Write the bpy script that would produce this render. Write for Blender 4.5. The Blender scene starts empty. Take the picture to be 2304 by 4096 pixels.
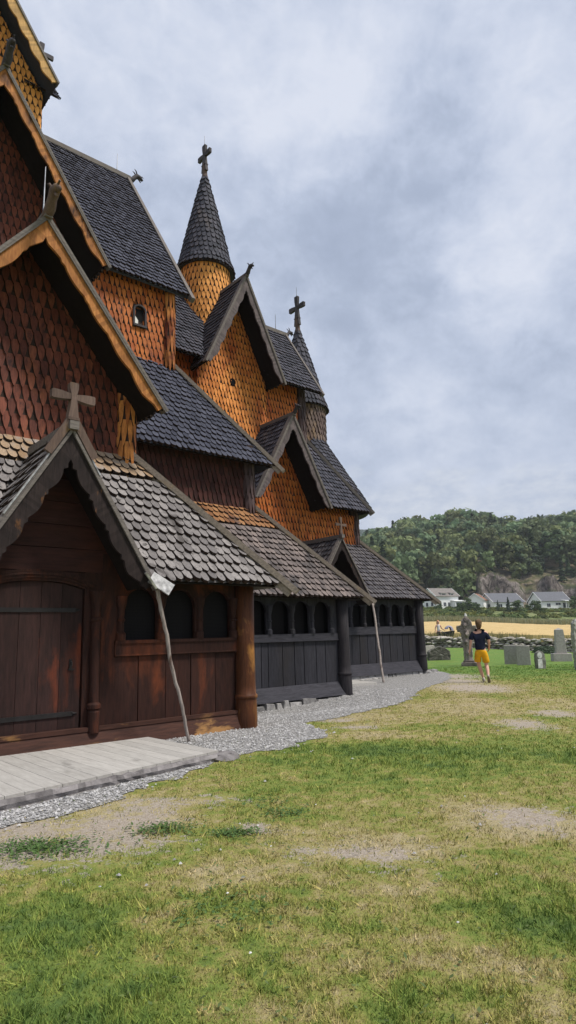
import bpy, math, random
import numpy as np
from mathutils import Vector, Matrix, noise
random.seed(7); rng=np.random.default_rng(7)
S=bpy.context.scene; COL=S.collection
V=Vector
# ------------------------------------------------------------------ helpers
class MB:
    def __init__(s): s.v=[]; s.f=[]
    def add(s,vs,fs):
        n=len(s.v); s.v.extend([tuple(q) for q in vs]); s.f.extend([tuple(i+n for i in f) for f in fs])
    def box(s,a,b):
        x0,y0,z0=a; x1,y1,z1=b
        s.add([(x0,y0,z0),(x1,y0,z0),(x1,y1,z0),(x0,y1,z0),(x0,y0,z1),(x1,y0,z1),(x1,y1,z1),(x0,y1,z1)],
              [(3,2,1,0),(4,5,6,7),(0,1,5,4),(1,2,6,5),(2,3,7,6),(3,0,4,7)])
    def hexa(s,P):
        s.add(P,[(3,2,1,0),(4,5,6,7),(0,1,5,4),(1,2,6,5),(2,3,7,6),(3,0,4,7)])
    def beam(s,p0,p1,w,h,up=(0,0,1)):
        p0=V(p0);p1=V(p1); d=(p1-p0).normalized(); a=d.cross(V(up)).normalized(); b=a.cross(d).normalized()
        a=a*w/2; b=b*h/2
        s.hexa([p0-a-b,p0+a-b,p0+a+b,p0-a+b,p1-a-b,p1+a-b,p1+a+b,p1-a+b])
    def prism(s,poly,off):
        off=V(off); n=len(poly); P=[V(p) for p in poly]
        s.add(P+[p+off for p in P],[tuple(range(n))[::-1],tuple(range(n,2*n))]+[(i,(i+1)%n,(i+1)%n+n,i+n) for i in range(n)])
    def tube(s,pts,rad,n=8,cap=True):
        pts=[V(p) for p in pts]; m=len(pts); base=len(s.v); up=V((0,0,1))
        ref=None
        for i,p in enumerate(pts):
            d=(pts[min(i+1,m-1)]-pts[max(i-1,0)]).normalized()
            if ref is None:
                ref=d.cross(up if abs(d.z)<.9 else V((1,0,0))).normalized()
            a=(ref-d*ref.dot(d)).normalized(); ref=a; b=d.cross(a)
            r=rad[i] if hasattr(rad,'__len__') else rad
            for k in range(n):
                t=2*math.pi*k/n; s.v.append(tuple(p+a*math.cos(t)*r+b*math.sin(t)*r))
        for i in range(m-1):
            for k in range(n):
                s.f.append((base+i*n+k,base+i*n+(k+1)%n,base+(i+1)*n+(k+1)%n,base+(i+1)*n+k))
        if cap:
            s.f.append(tuple(base+k for k in range(n))[::-1]); s.f.append(tuple(base+(m-1)*n+k for k in range(n)))
    def lathe(s,cx,cy,prof,n=24):
        base=len(s.v); m=len(prof)
        for r,z in prof:
            for k in range(n):
                t=2*math.pi*k/n; s.v.append((cx+r*math.cos(t),cy+r*math.sin(t),z))
        for i in range(m-1):
            for k in range(n):
                s.f.append((base+i*n+k,base+i*n+(k+1)%n,base+(i+1)*n+(k+1)%n,base+(i+1)*n+k))
        s.f.append(tuple(base+k for k in range(n))[::-1]); s.f.append(tuple(base+(m-1)*n+k for k in range(n)))
    def blob(s,c,rx,ry,rz,jit=.1,sub=1,seed=0,flat=None):
        # deformed icosphere
        t=(1+5**.5)/2
        vs=[V(p).normalized() for p in [(-1,t,0),(1,t,0),(-1,-t,0),(1,-t,0),(0,-1,t),(0,1,t),(0,-1,-t),(0,1,-t),(t,0,-1),(t,0,1),(-t,0,-1),(-t,0,1)]]
        fs=[(0,11,5),(0,5,1),(0,1,7),(0,7,10),(0,10,11),(1,5,9),(5,11,4),(11,10,2),(10,7,6),(7,1,8),(3,9,4),(3,4,2),(3,2,6),(3,6,8),(3,8,9),(4,9,5),(2,4,11),(6,2,10),(8,6,7),(9,8,1)]
        for _ in range(sub):
            mid={}; nf=[]
            def m(a,b):
                k=(min(a,b),max(a,b))
                if k not in mid: mid[k]=len(vs); vs.append(((vs[a]+vs[b])/2).normalized())
                return mid[k]
            for a,b,c2 in fs:
                x,y,z=m(a,b),m(b,c2),m(c2,a); nf+=[(a,x,z),(b,y,x),(c2,z,y),(x,y,z)]
            fs=nf
        c=V(c); out=[]
        for q in vs:
            j=1+jit*noise.noise(q*1.7+V((seed*3.1,seed*1.7,seed)))*2
            out.append(c+V((q.x*rx*j,q.y*ry*j,q.z*rz*j)))
        s.add(out,fs)
def mesh_obj(name,mb,mat,parent=None,smooth=False,label=None,bevel=0):
    me=bpy.data.meshes.new(name)
    off=V((0,0,0)); p=parent
    while p is not None: off=off+p.location; p=p.parent
    vs=mb.v if off.length==0 else [(a-off.x,b-off.y,c-off.z) for a,b,c in mb.v]
    me.from_pydata(vs,[],mb.f)
    if isinstance(mat,(list,tuple)):
        for q in mat: me.materials.append(q)
    else: me.materials.append(mat)
    if smooth: me.polygons.foreach_set('use_smooth',[True]*len(me.polygons))
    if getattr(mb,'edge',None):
        me.materials.append(M_endgrain_gapshade); mi=np.zeros(len(me.polygons),np.int32); mi[np.array(mb.edge)]=1; me.polygons.foreach_set('material_index',mi)
    me.update()
    o=bpy.data.objects.new(name,me); COL.objects.link(o)
    if parent: o.parent=parent
    if label: o['label']=label
    if bevel:
        b=o.modifiers.new('bevel','BEVEL'); b.width=bevel; b.segments=2; b.limit_method='ANGLE'
    return o
def tag(o,label=None,cat=None,group=None,kind=None):
    if label: o['label']=label
    if cat: o['category']=cat
    if group: o['group']=group
    if kind: o['kind']=kind
    return o
def empty(name,loc,label,cat,group=None,rz=0):
    o=bpy.data.objects.new(name,None); COL.objects.link(o); o.location=loc; o.rotation_euler=(0,0,rz)
    o.empty_display_size=.2
    return tag(o,label,cat,group)
def copy_tree(o,parent=None):
    c=o.copy(); COL.objects.link(c); c.parent=parent
    for ch in o.children: copy_tree(ch,c)
    return c
# ------------------------------------------------------------------ materials
class NT:
    def __init__(s,name):
        s.m=bpy.data.materials.new(name); s.m.use_nodes=True; s.t=s.m.node_tree; s.n=s.t.nodes; s.l=s.t.links
        s.b=s.n['Principled BSDF']; s.b.inputs['Roughness'].default_value=.8
        s.b.inputs['Specular IOR Level'].default_value=.14
    def new(s,t,**k):
        n=s.n.new(t)
        for a,b in k.items(): setattr(n,a,b)
        return n
    def link(s,a,b): s.l.new(a,b)
    def coord(s,scale=(1,1,1),kind='Object',rot=(0,0,0)):
        tc=s.new('ShaderNodeTexCoord'); mp=s.new('ShaderNodeMapping'); mp.inputs['Scale'].default_value=scale; mp.inputs['Rotation'].default_value=rot
        if kind=='World':
            g=s.new('ShaderNodeNewGeometry'); s.link(g.outputs['Position'],mp.inputs['Vector'])
        else: s.link(tc.outputs[kind],mp.inputs['Vector'])
        return mp.outputs[0]
    def noise(s,co,sc,det=4,rough=.6,dist=0):
        n=s.new('ShaderNodeTexNoise'); n.inputs['Scale'].default_value=sc; n.inputs['Detail'].default_value=det
        n.inputs['Roughness'].default_value=rough; n.inputs['Distortion'].default_value=dist; s.link(co,n.inputs['Vector']); return n.outputs['Fac']
    def ramp(s,fac,stops,interp='LINEAR'):
        r=s.new('ShaderNodeValToRGB'); r.color_ramp.interpolation=interp; e=r.color_ramp.elements
        while len(e)<len(stops): e.new(.5)
        for i,(p,c) in enumerate(stops):
            e[i].position=p; e[i].color=(c,c,c,1) if not hasattr(c,'__len__') else (*c,1)
        s.link(fac,r.inputs[0]); return r.outputs[0]
    def mix(s,f,a,b,mode='MIX'):
        m=s.new('ShaderNodeMix',data_type='RGBA',blend_type=mode); 
        for idx,x in ((0,f),(6,a),(7,b)):
            if hasattr(x,'is_output'): s.link(x,m.inputs[idx])
            elif idx==0: m.inputs[0].default_value=x
            else: m.inputs[idx].default_value=(*x,1)
        return m.outputs[2]
    def math(s,op,a,b=None,c=None):
        m=s.new('ShaderNodeMath',operation=op)
        for i,x in enumerate((a,b,c)):
            if x is None: continue
            if hasattr(x,'is_output'): s.link(x,m.inputs[i])
            else: m.inputs[i].default_value=x
        return m.outputs[0]
    def bump(s,h,strength=.3,dist=.01):
        b=s.new('ShaderNodeBump'); b.inputs['Strength'].default_value=strength; b.inputs['Distance'].default_value=dist
        s.link(h,b.inputs['Height']); s.link(b.outputs[0],s.b.inputs['Normal'])
    def col(s,c): 
        if hasattr(c,'is_output'): s.link(c,s.b.inputs['Base Color'])
        else: s.b.inputs['Base Color'].default_value=(*c,1)
    def rough(s,r): 
        if hasattr(r,'is_output'): s.link(r,s.b.inputs['Roughness'])
        else: s.b.inputs['Roughness'].default_value=r
def wood(name,lo,hi,patch=None,pthr=(.52,.68),axis='Z',grain=9,pscale=1.1,rough=.7,bump=.35,streak=1.0,iv=(.72,1.15)):
    m=NT(name); L=.12
    sc={'Z':(1,1,L),'X':(L,1,1),'Y':(1,L,1)}[axis]
    co=m.coord(sc); g=m.noise(co,grain*3,5,.7); 
    c=m.ramp(g,[(.3,lo),(.72,hi)])
    if patch:
        co2=m.coord({'Z':(1,1,.35),'X':(.35,1,1),'Y':(1,.35,1)}[axis]); p=m.noise(co2,pscale,6,.62,.3)
        pm=m.ramp(p,[(pthr[0],0),(pthr[1],1)]); g2=m.noise(co,grain,3,.6); pm=m.math('MULTIPLY',pm,m.ramp(g2,[(.3,.35),(.6,1)]))
        c=m.mix(pm,c,patch)
    isl=m.new('ShaderNodeNewGeometry').outputs['Random Per Island']
    c=m.mix(1.0,c,m.ramp(isl,[(0,iv[0]),(1,iv[1])]),'MULTIPLY')
    m.col(c); m.rough(rough); m.bump(g,bump,.012); return m.m
def shingle_mat(name,lo,hi,patch=None,pthr=(.5,.65),pscale=.8,axis='Z',bump=.3,tip=None,patch2=None,p2thr=(.6,.7),rough=.75):
    m=NT(name); geo=m.new('ShaderNodeNewGeometry'); isl=geo.outputs['Random Per Island']
    c=m.ramp(isl,[(0,lo),(.5,[(a+b)/2 for a,b in zip(lo,hi)]),(1,hi)])
    co=m.coord((1,1,1)); pn=m.noise(m.coord((1,1,.55)),pscale*1.2,7,.68,.5)
    if patch:
        pj=m.math('ADD',pn,m.math('MULTIPLY',m.math('SUBTRACT',isl,.5),.07))
        c=m.mix(m.ramp(pj,[(pthr[0],0),(pthr[1],1)]),c,patch)
    if patch2:
        p2=m.noise(m.coord((1,1,.4)),pscale*6,6,.72,.4); p2=m.math('ADD',p2,m.math('MULTIPLY',m.math('SUBTRACT',isl,.5),.06))
        c=m.mix(m.ramp(p2,[(p2thr[0],0),(p2thr[1],1)]),c,patch2)
    fine=m.noise(m.coord((1,1,.15)),38,4,.7)
    c=m.mix(1.0,c,m.ramp(fine,[(.25,.6),(.75,1.3)]),'MULTIPLY')
    m.col(c); m.rough(rough); m.bump(fine,bump,.008); return m.m
def plain(name,c,rough=.7,metal=0,nscale=8,var=.3):
    m=NT(name); n=m.noise(m.coord(),nscale,4); 
    m.col(m.mix(1.0,c,m.ramp(n,[(.3,1-var),(.7,1+var*.6)]),'MULTIPLY')); m.rough(rough); m.b.inputs['Metallic'].default_value=metal
    m.bump(n,.15,.01); return m.m
M_endgrain_gapshade=plain('dark_end_grain_gap_shade',(.040,.026,.021),.9)  # dark end grain, also the shade between wall shingle tips put into colour
# walls
M_redwall=shingle_mat('tarred_red_shingles',(0.096,0.030,0.021),(0.200,0.061,0.037),(0.296,0.104,0.048),(.54,.70),.6,patch2=(0.052,0.021,0.018),p2thr=(.52,.66),rough=.6)
M_redorange=shingle_mat('orange_red_shingles',(0.342,0.085,0.020),(0.505,0.163,0.037),(0.163,0.037,0.016),(.50,.68),.5,patch2=(0.081,0.022,0.013),p2thr=(.6,.72),rough=.6)
M_orange=shingle_mat('bleached_orange_shingles',(0.485,0.158,0.032),(0.795,0.310,0.080),(0.364,0.078,0.021),(.48,.64),.45,patch2=(0.124,0.032,0.014),p2thr=(.62,.74),rough=.6)
M_yellow=shingle_mat('yellow_shingles',(0.613,0.257,0.068),(0.866,0.392,0.110),(0.580,0.193,0.048),(.55,.75),.6,patch2=(0.264,0.092,0.032),p2thr=(.64,.76))
M_pinkbrown=shingle_mat('faded_brown_shingles',(0.104,0.074,0.070),(0.192,0.141,0.118),(0.244,0.163,0.089),(.5,.65),1.0)
M_darkred=shingle_mat('dark_red_shingles',(0.033,0.013,0.012),(0.074,0.027,0.022))
M_cornerorange=shingle_mat('corner_orange',(0.326,0.096,0.027),(0.651,0.266,0.073),(0.146,0.037,0.020),(.45,.62),1.2)
M_cornergrey=shingle_mat('corner_grey',(0.052,0.037,0.041),(0.104,0.074,0.074),(0.081,0.041,0.037),(.5,.7),1.4)
# roofs
M_slate=shingle_mat('dark_tar_roof',(0.032,0.035,0.052),(0.070,0.074,0.101),(0.027,0.029,0.043),(.55,.7),.9,patch2=(0.091,0.095,0.115),p2thr=(.66,.76))
M_slate2=shingle_mat('dark_roof_grey',(0.033,0.036,0.048),(0.076,0.075,0.095),(0.091,0.078,0.077),(.6,.74),.8)
M_roofnear=shingle_mat('silver_weathered_roof',(0.133,0.122,0.120),(0.278,0.257,0.246),(0.078,0.070,0.066),(.56,.66),1.2,patch2=(0.021,0.019,0.017),p2thr=(.60,.68),rough=.8)
M_rooftop=shingle_mat('ochre_roof_rows',(0.252,0.160,0.089),(0.377,0.280,0.192),(0.264,0.239,0.222),(.5,.62),1.5,patch2=(0.063,0.040,0.030),p2thr=(.6,.7))
M_roofmid=shingle_mat('brown_grey_roof',(0.100,0.085,0.081),(0.227,0.184,0.167),(0.060,0.054,0.054),(.5,.62),1.0,patch2=(0.029,0.024,0.024),p2thr=(.6,.7))
M_roofmidtop=shingle_mat('orange_roof_rows',(0.167,0.073,0.033),(0.333,0.170,0.074),(0.067,0.048,0.048),(.55,.65),1.5)
M_rooffar=shingle_mat('purple_grey_roof',(0.052,0.049,0.056),(0.114,0.105,0.109),(0.138,0.120,0.099),(.62,.75),.8)
# wood
M_plank=wood('dark_brown_planks',(.018,.009,.0075),(.050,.020,.014),(.19,.050,.018),(.55,.69),pscale=1.35)
M_plankbase=wood('stained_base_beam',(.035,.018,.014),(.09,.04,.028),(.30,.16,.06),(.57,.63),axis='X',pscale=2.2)
M_door=wood('door_planks',(.018,.011,.010),(.046,.022,.019),(.17,.040,.016),(.60,.71),pscale=1.5)
M_black=wood('black_tar_planks',(0.020,0.020,0.024),(0.049,0.048,0.058),(0.034,0.030,0.028),(.5,.7))
M_blackX=wood('black_tar_beam',(0.024,0.024,0.029),(0.062,0.060,0.071),axis='X')
M_column=wood('orange_brown_column',(.045,.018,.010),(.125,.045,.018),(.46,.22,.055),(.56,.68),pscale=1.6,rough=.5)
M_colblack=wood('black_column',(0.017,0.016,0.020),(0.047,0.041,0.043),(0.070,0.039,0.027),(.6,.75))
M_barge_o=wood('orange_bargeboard',(0.252,0.088,0.027),(0.488,0.218,0.066),(0.052,0.024,0.015),(.55,.64),axis='Z',pscale=2.4)
M_barge_d=wood('dark_bargeboard',(0.014,0.010,0.010),(0.038,0.027,0.025),(0.26,0.11,0.030),(.62,.68),pscale=2.2)
M_barge_g=wood('grey_bargeboard',(0.076,0.063,0.067),(0.160,0.130,0.126),None)
M_barge_y=wood('yellow_bargeboard',(0.371,0.214,0.073),(0.582,0.357,0.135),(0.176,0.093,0.042),(.6,.7))
M_cap=wood('weathered_cap_board',(0.168,0.139,0.113),(0.386,0.319,0.260),(0.420,0.286,0.143),(.58,.72),axis='X',pscale=1.5,bump=.5)
M_capdark=wood('dark_cap_board',(0.092,0.084,0.080),(0.218,0.189,0.168),axis='X')
M_cross=wood('weathered_cross_wood',(0.082,0.055,0.045),(0.165,0.115,0.093),(0.196,0.120,0.045),(.56,.66),pscale=4)
M_darkcarve=wood('dark_carved_wood',(.035,.032,.036),(.085,.075,.08))
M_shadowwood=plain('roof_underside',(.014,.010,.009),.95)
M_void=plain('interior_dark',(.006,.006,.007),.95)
M_iron=plain('black_iron',(.03,.028,.028),.5,.3)
M_rod=plain('grey_metal_rod',(.28,.29,.31),.4,.8)
M_lead=plain('lead_flashing',(.45,.44,.42),.35,.6,12,.6)
M_pole=wood('bare_grey_pole',(.16,.13,.115),(.42,.37,.33),(.10,.06,.045),(.56,.66),pscale=5,grain=14)
def mesh_screen():
    m=NT('wire_mesh'); co=m.coord(); 
    sx=m.new('ShaderNodeSeparateXYZ'); m.link(co,sx.inputs[0])
    out=None
    for ax in ('X','Z'):
        w=m.math('FRACT',m.math('MULTIPLY',sx.outputs[ax],45)); w=m.math('GREATER_THAN',w,.72)
        out=w if out is None else m.math('MAXIMUM',out,w)
    m.col(m.mix(out,(.003,.003,.004),(.016,.014,.015))); m.rough(.8); return m.m
M_mesh=mesh_screen()
def stone_mat(name,lo,hi,lich=(.4,.4,.34),scale=6,lt=(.6,.7),bump=.6):
    m=NT(name); geo=m.new('ShaderNodeNewGeometry'); n=m.noise(m.coord(),scale,8,.7); c=m.ramp(n,[(.3,lo),(.7,hi)])
    n2=m.noise(m.coord(),scale*.8,6,.7,.6); c=m.mix(m.ramp(n2,[(lt[0],0),(lt[1],1)]),c,lich)
    c=m.mix(1.0,c,m.ramp(geo.outputs['Random Per Island'],[(0,.6),(1,1.25)]),'MULTIPLY')
    m.col(c); m.rough(.9); m.bump(n,bump,.03); return m.m
M_found=stone_mat('foundation_stone',(.13,.125,.12),(.40,.385,.37),scale=9)
M_slab=stone_mat('stone_slab_edge',(.11,.10,.10),(.30,.28,.275),(.22,.21,.2))
M_gravelstone=stone_mat('gravel_stones',(.24,.235,.23),(.50,.49,.48),(.6,.6,.62),30,(.6,.7),.2)
M_wallstone=stone_mat('dry_stone',(.17,.15,.125),(.44,.41,.36),(.52,.50,.45),3,(.56,.66))
M_wallgap=plain('wall_gaps',(.06,.05,.042),.95)
M_grave1=stone_mat('grey_granite',(.34,.315,.29),(.56,.52,.48),(.60,.56,.52),14,(.62,.7),.2)
M_grave2=stone_mat('dark_rough_stone',(.07,.065,.058),(.19,.18,.155),(.30,.29,.25),9,(.57,.64),.9)
M_grave3=stone_mat('brown_lichen_stone',(.15,.125,.115),(.32,.27,.25),(.40,.38,.34),7,(.57,.66),.6)
M_grave4=stone_mat('pale_lichen_stone',(.22,.21,.185),(.46,.45,.40),(.12,.115,.1),9,(.58,.66),.6)
M_white=plain('white_marble',(.72,.71,.68),.5)
# ------------------------------------------------------------------ terrain
FH=(.65684437,.75402618); RH=(.75402618,-.65684437)
def sstep(a,b,x):
    t=min(1,max(0,(x-a)/(b-a))); return t*t*(3-2*t)
def dl(x,y): return x*FH[0]+y*FH[1], x*RH[0]+y*RH[1]
def wall_d(l): return 50.4-.45*l                 # depth of the churchyard wall
def ground_z(x,y):
    d,l=dl(x,y)
    z=-.21*math.exp(-((x-9.6)/2.0)**2-((y-11.2)/1.2)**2)
    if d>20:
        side=1-sstep(.216,.447,l/d)              # the land lies higher on the left
        z+=.47*side*sstep(24,45,d)
        z+=.2*sstep(.2,1.4,d-wall_d(l))
        t=min(1,max(0,(d-52)/98)); z+=t*(1.5+1.2*side)
        z+=sstep(150,225,d)*5.9
    z+=.03*noise.noise(V((x*.35,y*.35,0)))*sstep(1,4,d)
    return z
def hill_z(x,y):
    d,l=dl(x,y); u=l/d
    t=max(0,(d-250)/150); z=8.6+46*min(t,1.0)**.9+ (16*sstep(400,520,d)*noise.noise(V((u*9,d*.004,3)))-10*sstep(420,560,d))
    rock=sstep(.268,.30,u)
    cl=(13+5*noise.noise(V((l*.06,d*.02,1))))*sstep(254,262,d+5*noise.noise(V((l*.13,2,1))))*rock
    z=max(z+2*rock*sstep(250,256,d),8.6+cl)
    n=noise.fractal(V((x*.06,y*.06,z*.12)),1,2,5)
    z+=n*(1.2+3.4*rock*(1-sstep(280,330,d)))*sstep(248,258,d)
    z-= 7*math.exp(-((u-.365)/.03)**2)*sstep(330,390,d)   # dip in the crest
    z+= 3.5*math.exp(-((u-.28)/.05)**2)*sstep(330,390,d)
    z-= 12*(1-sstep(.10,.19,u))*sstep(300,390,d)
    return z
bare=[(5.15,-1.5,.38,.55),(5.0,-2.1,.35,.5),(4.72,.5,.15,.4),(5.5,1.85,.35,.35),(5.52,-2.17,.28,.39),(5.63,-1.44,.41,.49),(4.68,-1.6,.14,.54),(6.16,-1.33,.25,.33),(4.66,.56,.17,.22),(5.44,1.86,.24,.21),(10.69,3.64,.62,.4),(11.89,4.64,.55,.38),(17.62,4.77,1.47,.88),(5.38,-.33,.1,.12),(22.58,5.29,1.42,1.18),(4.86,.11,.07,.25),(6.37,-.76,.15,.19),(10.83,1.02,.23,.37),(11.8,.77,.27,.34),(20.3,4.9,1.3,.9)]
dry=[(5.02,.29,.46,.92),(5.32,1.51,.62,.66),(10.02,.94,.54,.74),(13.56,3.23,2.11,1.56),(3.23,.66,.32,.45),(2.85,-.22,.11,.23),(4.5,-.48,.29,.36),(4.14,.58,.24,.27),(13.55,5.27,1.29,.84),(5.9,-1.66,.76,.88),(12,1.6,1.2,1.0),(18.5,4.6,2.6,1.9)]
lush=[(8.27,1.46,1.03,1.48),(8.77,.3,.53,.6),(3.88,-.42,.26,.24),(3.93,1.27,.33,.32),(3.58,1.18,.27,.23),(5.04,-1.87,.2,.34),(5.45,-1.06,.15,.19),(5.29,-.48,.1,.18),(5.82,-.09,.15,.2),(2.95,.55,.15,.32),(8.06,3.21,.74,.43),(3.68,-1.22,.42,.41),(2.7,-.9,.3,.5)]
def ellmask(d,l,L):
    m=np.zeros_like(d)
    for a,b,ra,rb in L:
        q=np.sqrt(((d-a)/ra)**2+((l-b)/rb)**2); m=np.maximum(m,np.clip(1.45-q,0,1)*np.clip(1.6,0,1))
    return np.clip(m,0,1)
def masks(x,y):
    d=x*FH[0]+y*FH[1]; l=x*RH[0]+y*RH[1]
    far=np.clip((d-18)/7,0,1)
    return np.stack([ellmask(d,l,bare),ellmask(d,l,dry),np.maximum(ellmask(d,l,lush),0),far],1)
def set_attr(me,name,arr,dom='POINT'):
    a=me.attributes.new(name,'FLOAT_COLOR',dom); a.data.foreach_set('color',arr.astype(np.float32).ravel())
def ground_material(name,blade=False):
    m=NT(name); at=m.new('ShaderNodeAttribute',attribute_name='mask'); sp=m.new('ShaderNodeSeparateColor'); m.link(at.outputs['Color'],sp.inputs[0])
    co=m.coord((1,1,.0 if blade else 1),'World')
    co=m.coord((1,1,0),'World')
    n1=m.noise(co,1.1,7,.65,.3); n2=m.noise(co,7,6,.7); n3=m.noise(co,60,4,.75)
    far=at.outputs['Alpha']
    # greenness
    gsum=m.math('ADD',m.math('MULTIPLY',m.math('SUBTRACT',n1,.5),1.5),m.math('MULTIPLY',m.math('SUBTRACT',n2,.5),1.9))
    gsum=m.math('ADD',gsum,m.math('MULTIPLY',m.math('SUBTRACT',n3,.5),.9))
    gsum=m.math('ADD',gsum,m.math('MULTIPLY',sp.outputs[2],.34)); gsum=m.math('SUBTRACT',gsum,m.math('MULTIPLY',sp.outputs[1],.36))
    gsum=m.math('ADD',gsum,m.math('MULTIPLY',far,.38)); gsum=m.math('ADD',gsum,.47)
    c=m.ramp(gsum,[(.0,(.42,.355,.205)),(.22,(.35,.30,.125)),(.42,(.275,.275,.078)),(.60,(.20,.25,.056)),(.8,(.145,.205,.045)),(1,(.10,.16,.042))])
    c=m.mix(m.math('MULTIPLY',far,m.ramp(n1,[(.35,.2),(.6,.75)])),c,(.13,.235,.045))
    # bare dirt
    b=m.math('ADD',sp.outputs[0],m.math('MULTIPLY',m.math('SUBTRACT',n2,.5),4.2)); b=m.math('ADD',b,m.math('MULTIPLY',m.math('SUBTRACT',n3,.5),1.8))
    b=m.math('MULTIPLY',b,m.math('GREATER_THAN',sp.outputs[0],.03))
    bm=m.ramp(b,[(.46,0),(.60,.92)])
    if not blade:
        vz=m.new('ShaderNodeTexVoronoi'); vz.inputs['Scale'].default_value=70; m.link(co,vz.inputs['Vector'])
        dirt=m.ramp(m.noise(co,25,5,.7),[(.3,(.28,.225,.18)),(.7,(.52,.455,.39))])
        dirt=m.mix(m.ramp(vz.outputs['Distance'],[(.1,.75),(.3,0)]),dirt,(.48,.46,.45))
        c=m.mix(bm,c,dirt)
        c=m.mix(1.0,c,m.ramp(n3,[(.25,.5),(.7,1.2)]),'MULTIPLY')
        m.bump(n3,.7,.03)
    else:
        isl=m.new('ShaderNodeNewGeometry').outputs['Random Per Island']
        c=m.mix(1.0,c,m.ramp(isl,[(0,(.62,.70,.62)),(.5,(1.0,1.02,.95)),(.85,(1.3,1.25,1.15)),(1,(1.6,1.45,1.35))]),'MULTIPLY')
        m.b.inputs['Subsurface Weight'].default_value=0
    m.col(c); m.rough(.85); m.b.inputs['Specular IOR Level'].default_value=.15
    return m.m
def grid_axis(lo,hi,f0,f1,step,g):
    a=[f0]
    while a[-1]<f1: a.append(a[-1]+step)
    s=step
    while a[-1]<hi: s*=g; a.append(a[-1]+s)
    s=step; b=[f0]
    while b[-1]>lo: s*=g; b.append(b[-1]-s)
    return sorted(set(b[1:]+a))
D_ax=grid_axis(-400,2600,0,26,.3,1.045); L_ax=grid_axis(-2200,2200,-9,16,.3,1.06)
def terrain(name,zf,D,Lx,mat,mask=True):
    vs=[]; 
    for d in D:
        for l in Lx:
            x=d*FH[0]+l*RH[0]; y=d*FH[1]+l*RH[1]; vs.append((x,y,zf(x,y)))
    n=len(Lx); fs=[(i*n+j,i*n+j+1,(i+1)*n+j+1,(i+1)*n+j) for i in range(len(D)-1) for j in range(n-1)]
    fs=[f[::-1] for f in fs]
    mb=MB(); mb.v=vs; mb.f=fs; o=mesh_obj(name,mb,mat,smooth=True)
    if mask:
        a=np.array(vs); set_attr(o.data,'mask',masks(a[:,0],a[:,1]))
    return o
g=terrain('ground',ground_z,D_ax,L_ax,ground_material('meadow_ground')); tag(g,kind='structure')
# grass blades (stuff)
def grass_blades():
    N=460000
    # sample density falling with distance inside a broad sector
    d=2.0+ (rng.random(N)**1.9)*26; ang=(rng.random(N)*1.40-.60); l=d*np.tan(ang)*1.0
    x=d*FH[0]+l*RH[0]; y=d*FH[1]+l*RH[1]
    mk=masks(x,y); keep=(rng.random(N)>mk[:,0]*.93)
    G=np.array(GRAVEL)
    ins=np.zeros(N,bool)
    for poly in (G,np.array(PLAT)):
        c=np.zeros(N,bool); j=len(poly)-1
        for i in range(len(poly)):
            xi,yi=poly[i];xj,yj=poly[j]
            c^=((yi>y)!=(yj>y))&(x<(xj-xi)*(y-yi)/(yj-yi+1e-9)+xi); j=i
        ins|=c
    # keep off the church
    ins|=(y>8.8)&(x<7)
    ins&=(rng.random(N)>.012)|(y>8.8)
    keep&=~ins
    x,y,d,mk=x[keep],y[keep],d[keep],mk[keep]; n=len(x)
    z=np.array([ground_z(a,b) for a,b in zip(x,y)])
    # terrain grid is 0.3 m: sink roots slightly
    cl=np.array([noise.noise(V((a*5,b*5,0)))+.6*noise.noise(V((a*17,b*17,3))) for a,b in zip(x,y)]); h=(.010+.019*rng.random(n))*np.clip(1+1.1*cl,.35,2.2)*(1+.6*mk[:,2]-.2*mk[:,1]); w=.0014*(1+d*.36)*(.6+.8*rng.random(n))
    th=rng.random(n)*2*np.pi; lean=rng.normal(0,.95,n); la=rng.random(n)*2*np.pi
    bx,by=np.cos(th)*w,np.sin(th)*w
    lx,ly=np.cos(la)*lean*h,np.sin(la)*lean*h
    v=np.zeros((n,3,3)); v[:,0]=np.stack([x-bx,y-by,z-.004],1); v[:,1]=np.stack([x+bx,y+by,z-.004],1); v[:,2]=np.stack([x+lx,y+ly,z+h],1)
    me=bpy.data.meshes.new('grass'); me.vertices.add(n*3); me.vertices.foreach_set('co',v.ravel())
    me.loops.add(n*3); me.loops.foreach_set('vertex_index',np.arange(n*3)); me.polygons.add(n); me.polygons.foreach_set('loop_start',np.arange(0,n*3,3))
    me.update(); me.validate(); set_attr(me,'mask',np.repeat(mk,3,0))
    me.materials.append(ground_material('grass_blades',True))
    o=bpy.data.objects.new('grass',me); COL.objects.link(o); tag(o,'short patchy lawn grass, green and straw coloured','grass',kind='stuff')
GRAVEL=[(.9,5.5),(1.89,5.85),(2.37,5.8),(3.03,6.0),(3.79,6.33),(4.3,6.5),(4.75,6.75),(5.05,6.9),(5.63,6.8),(6.2,6.9),(6.64,7.11),(7.1,7.35),(7.3,7.7),(7.5,8.2),(7.93,8.62),(8.6,8.65),(9.26,8.79),(10.2,9.0),(11.06,9.32),(12.3,9.9),(13.58,10.76),(15.2,11.5),(17.0,12.3),(18.6,13.3),(20.03,14.38),(21.1,15.6),(21.85,16.84),(22.3,19),(22.3,23),(19,23),(12,15.6),(-2,12),(-2,5.2)]
PLAT=[(-.1,8.62),(4.45,8.5),(4.72,6.72),(1.9,6.24),(-.1,6.0)]
grass_blades()
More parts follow.
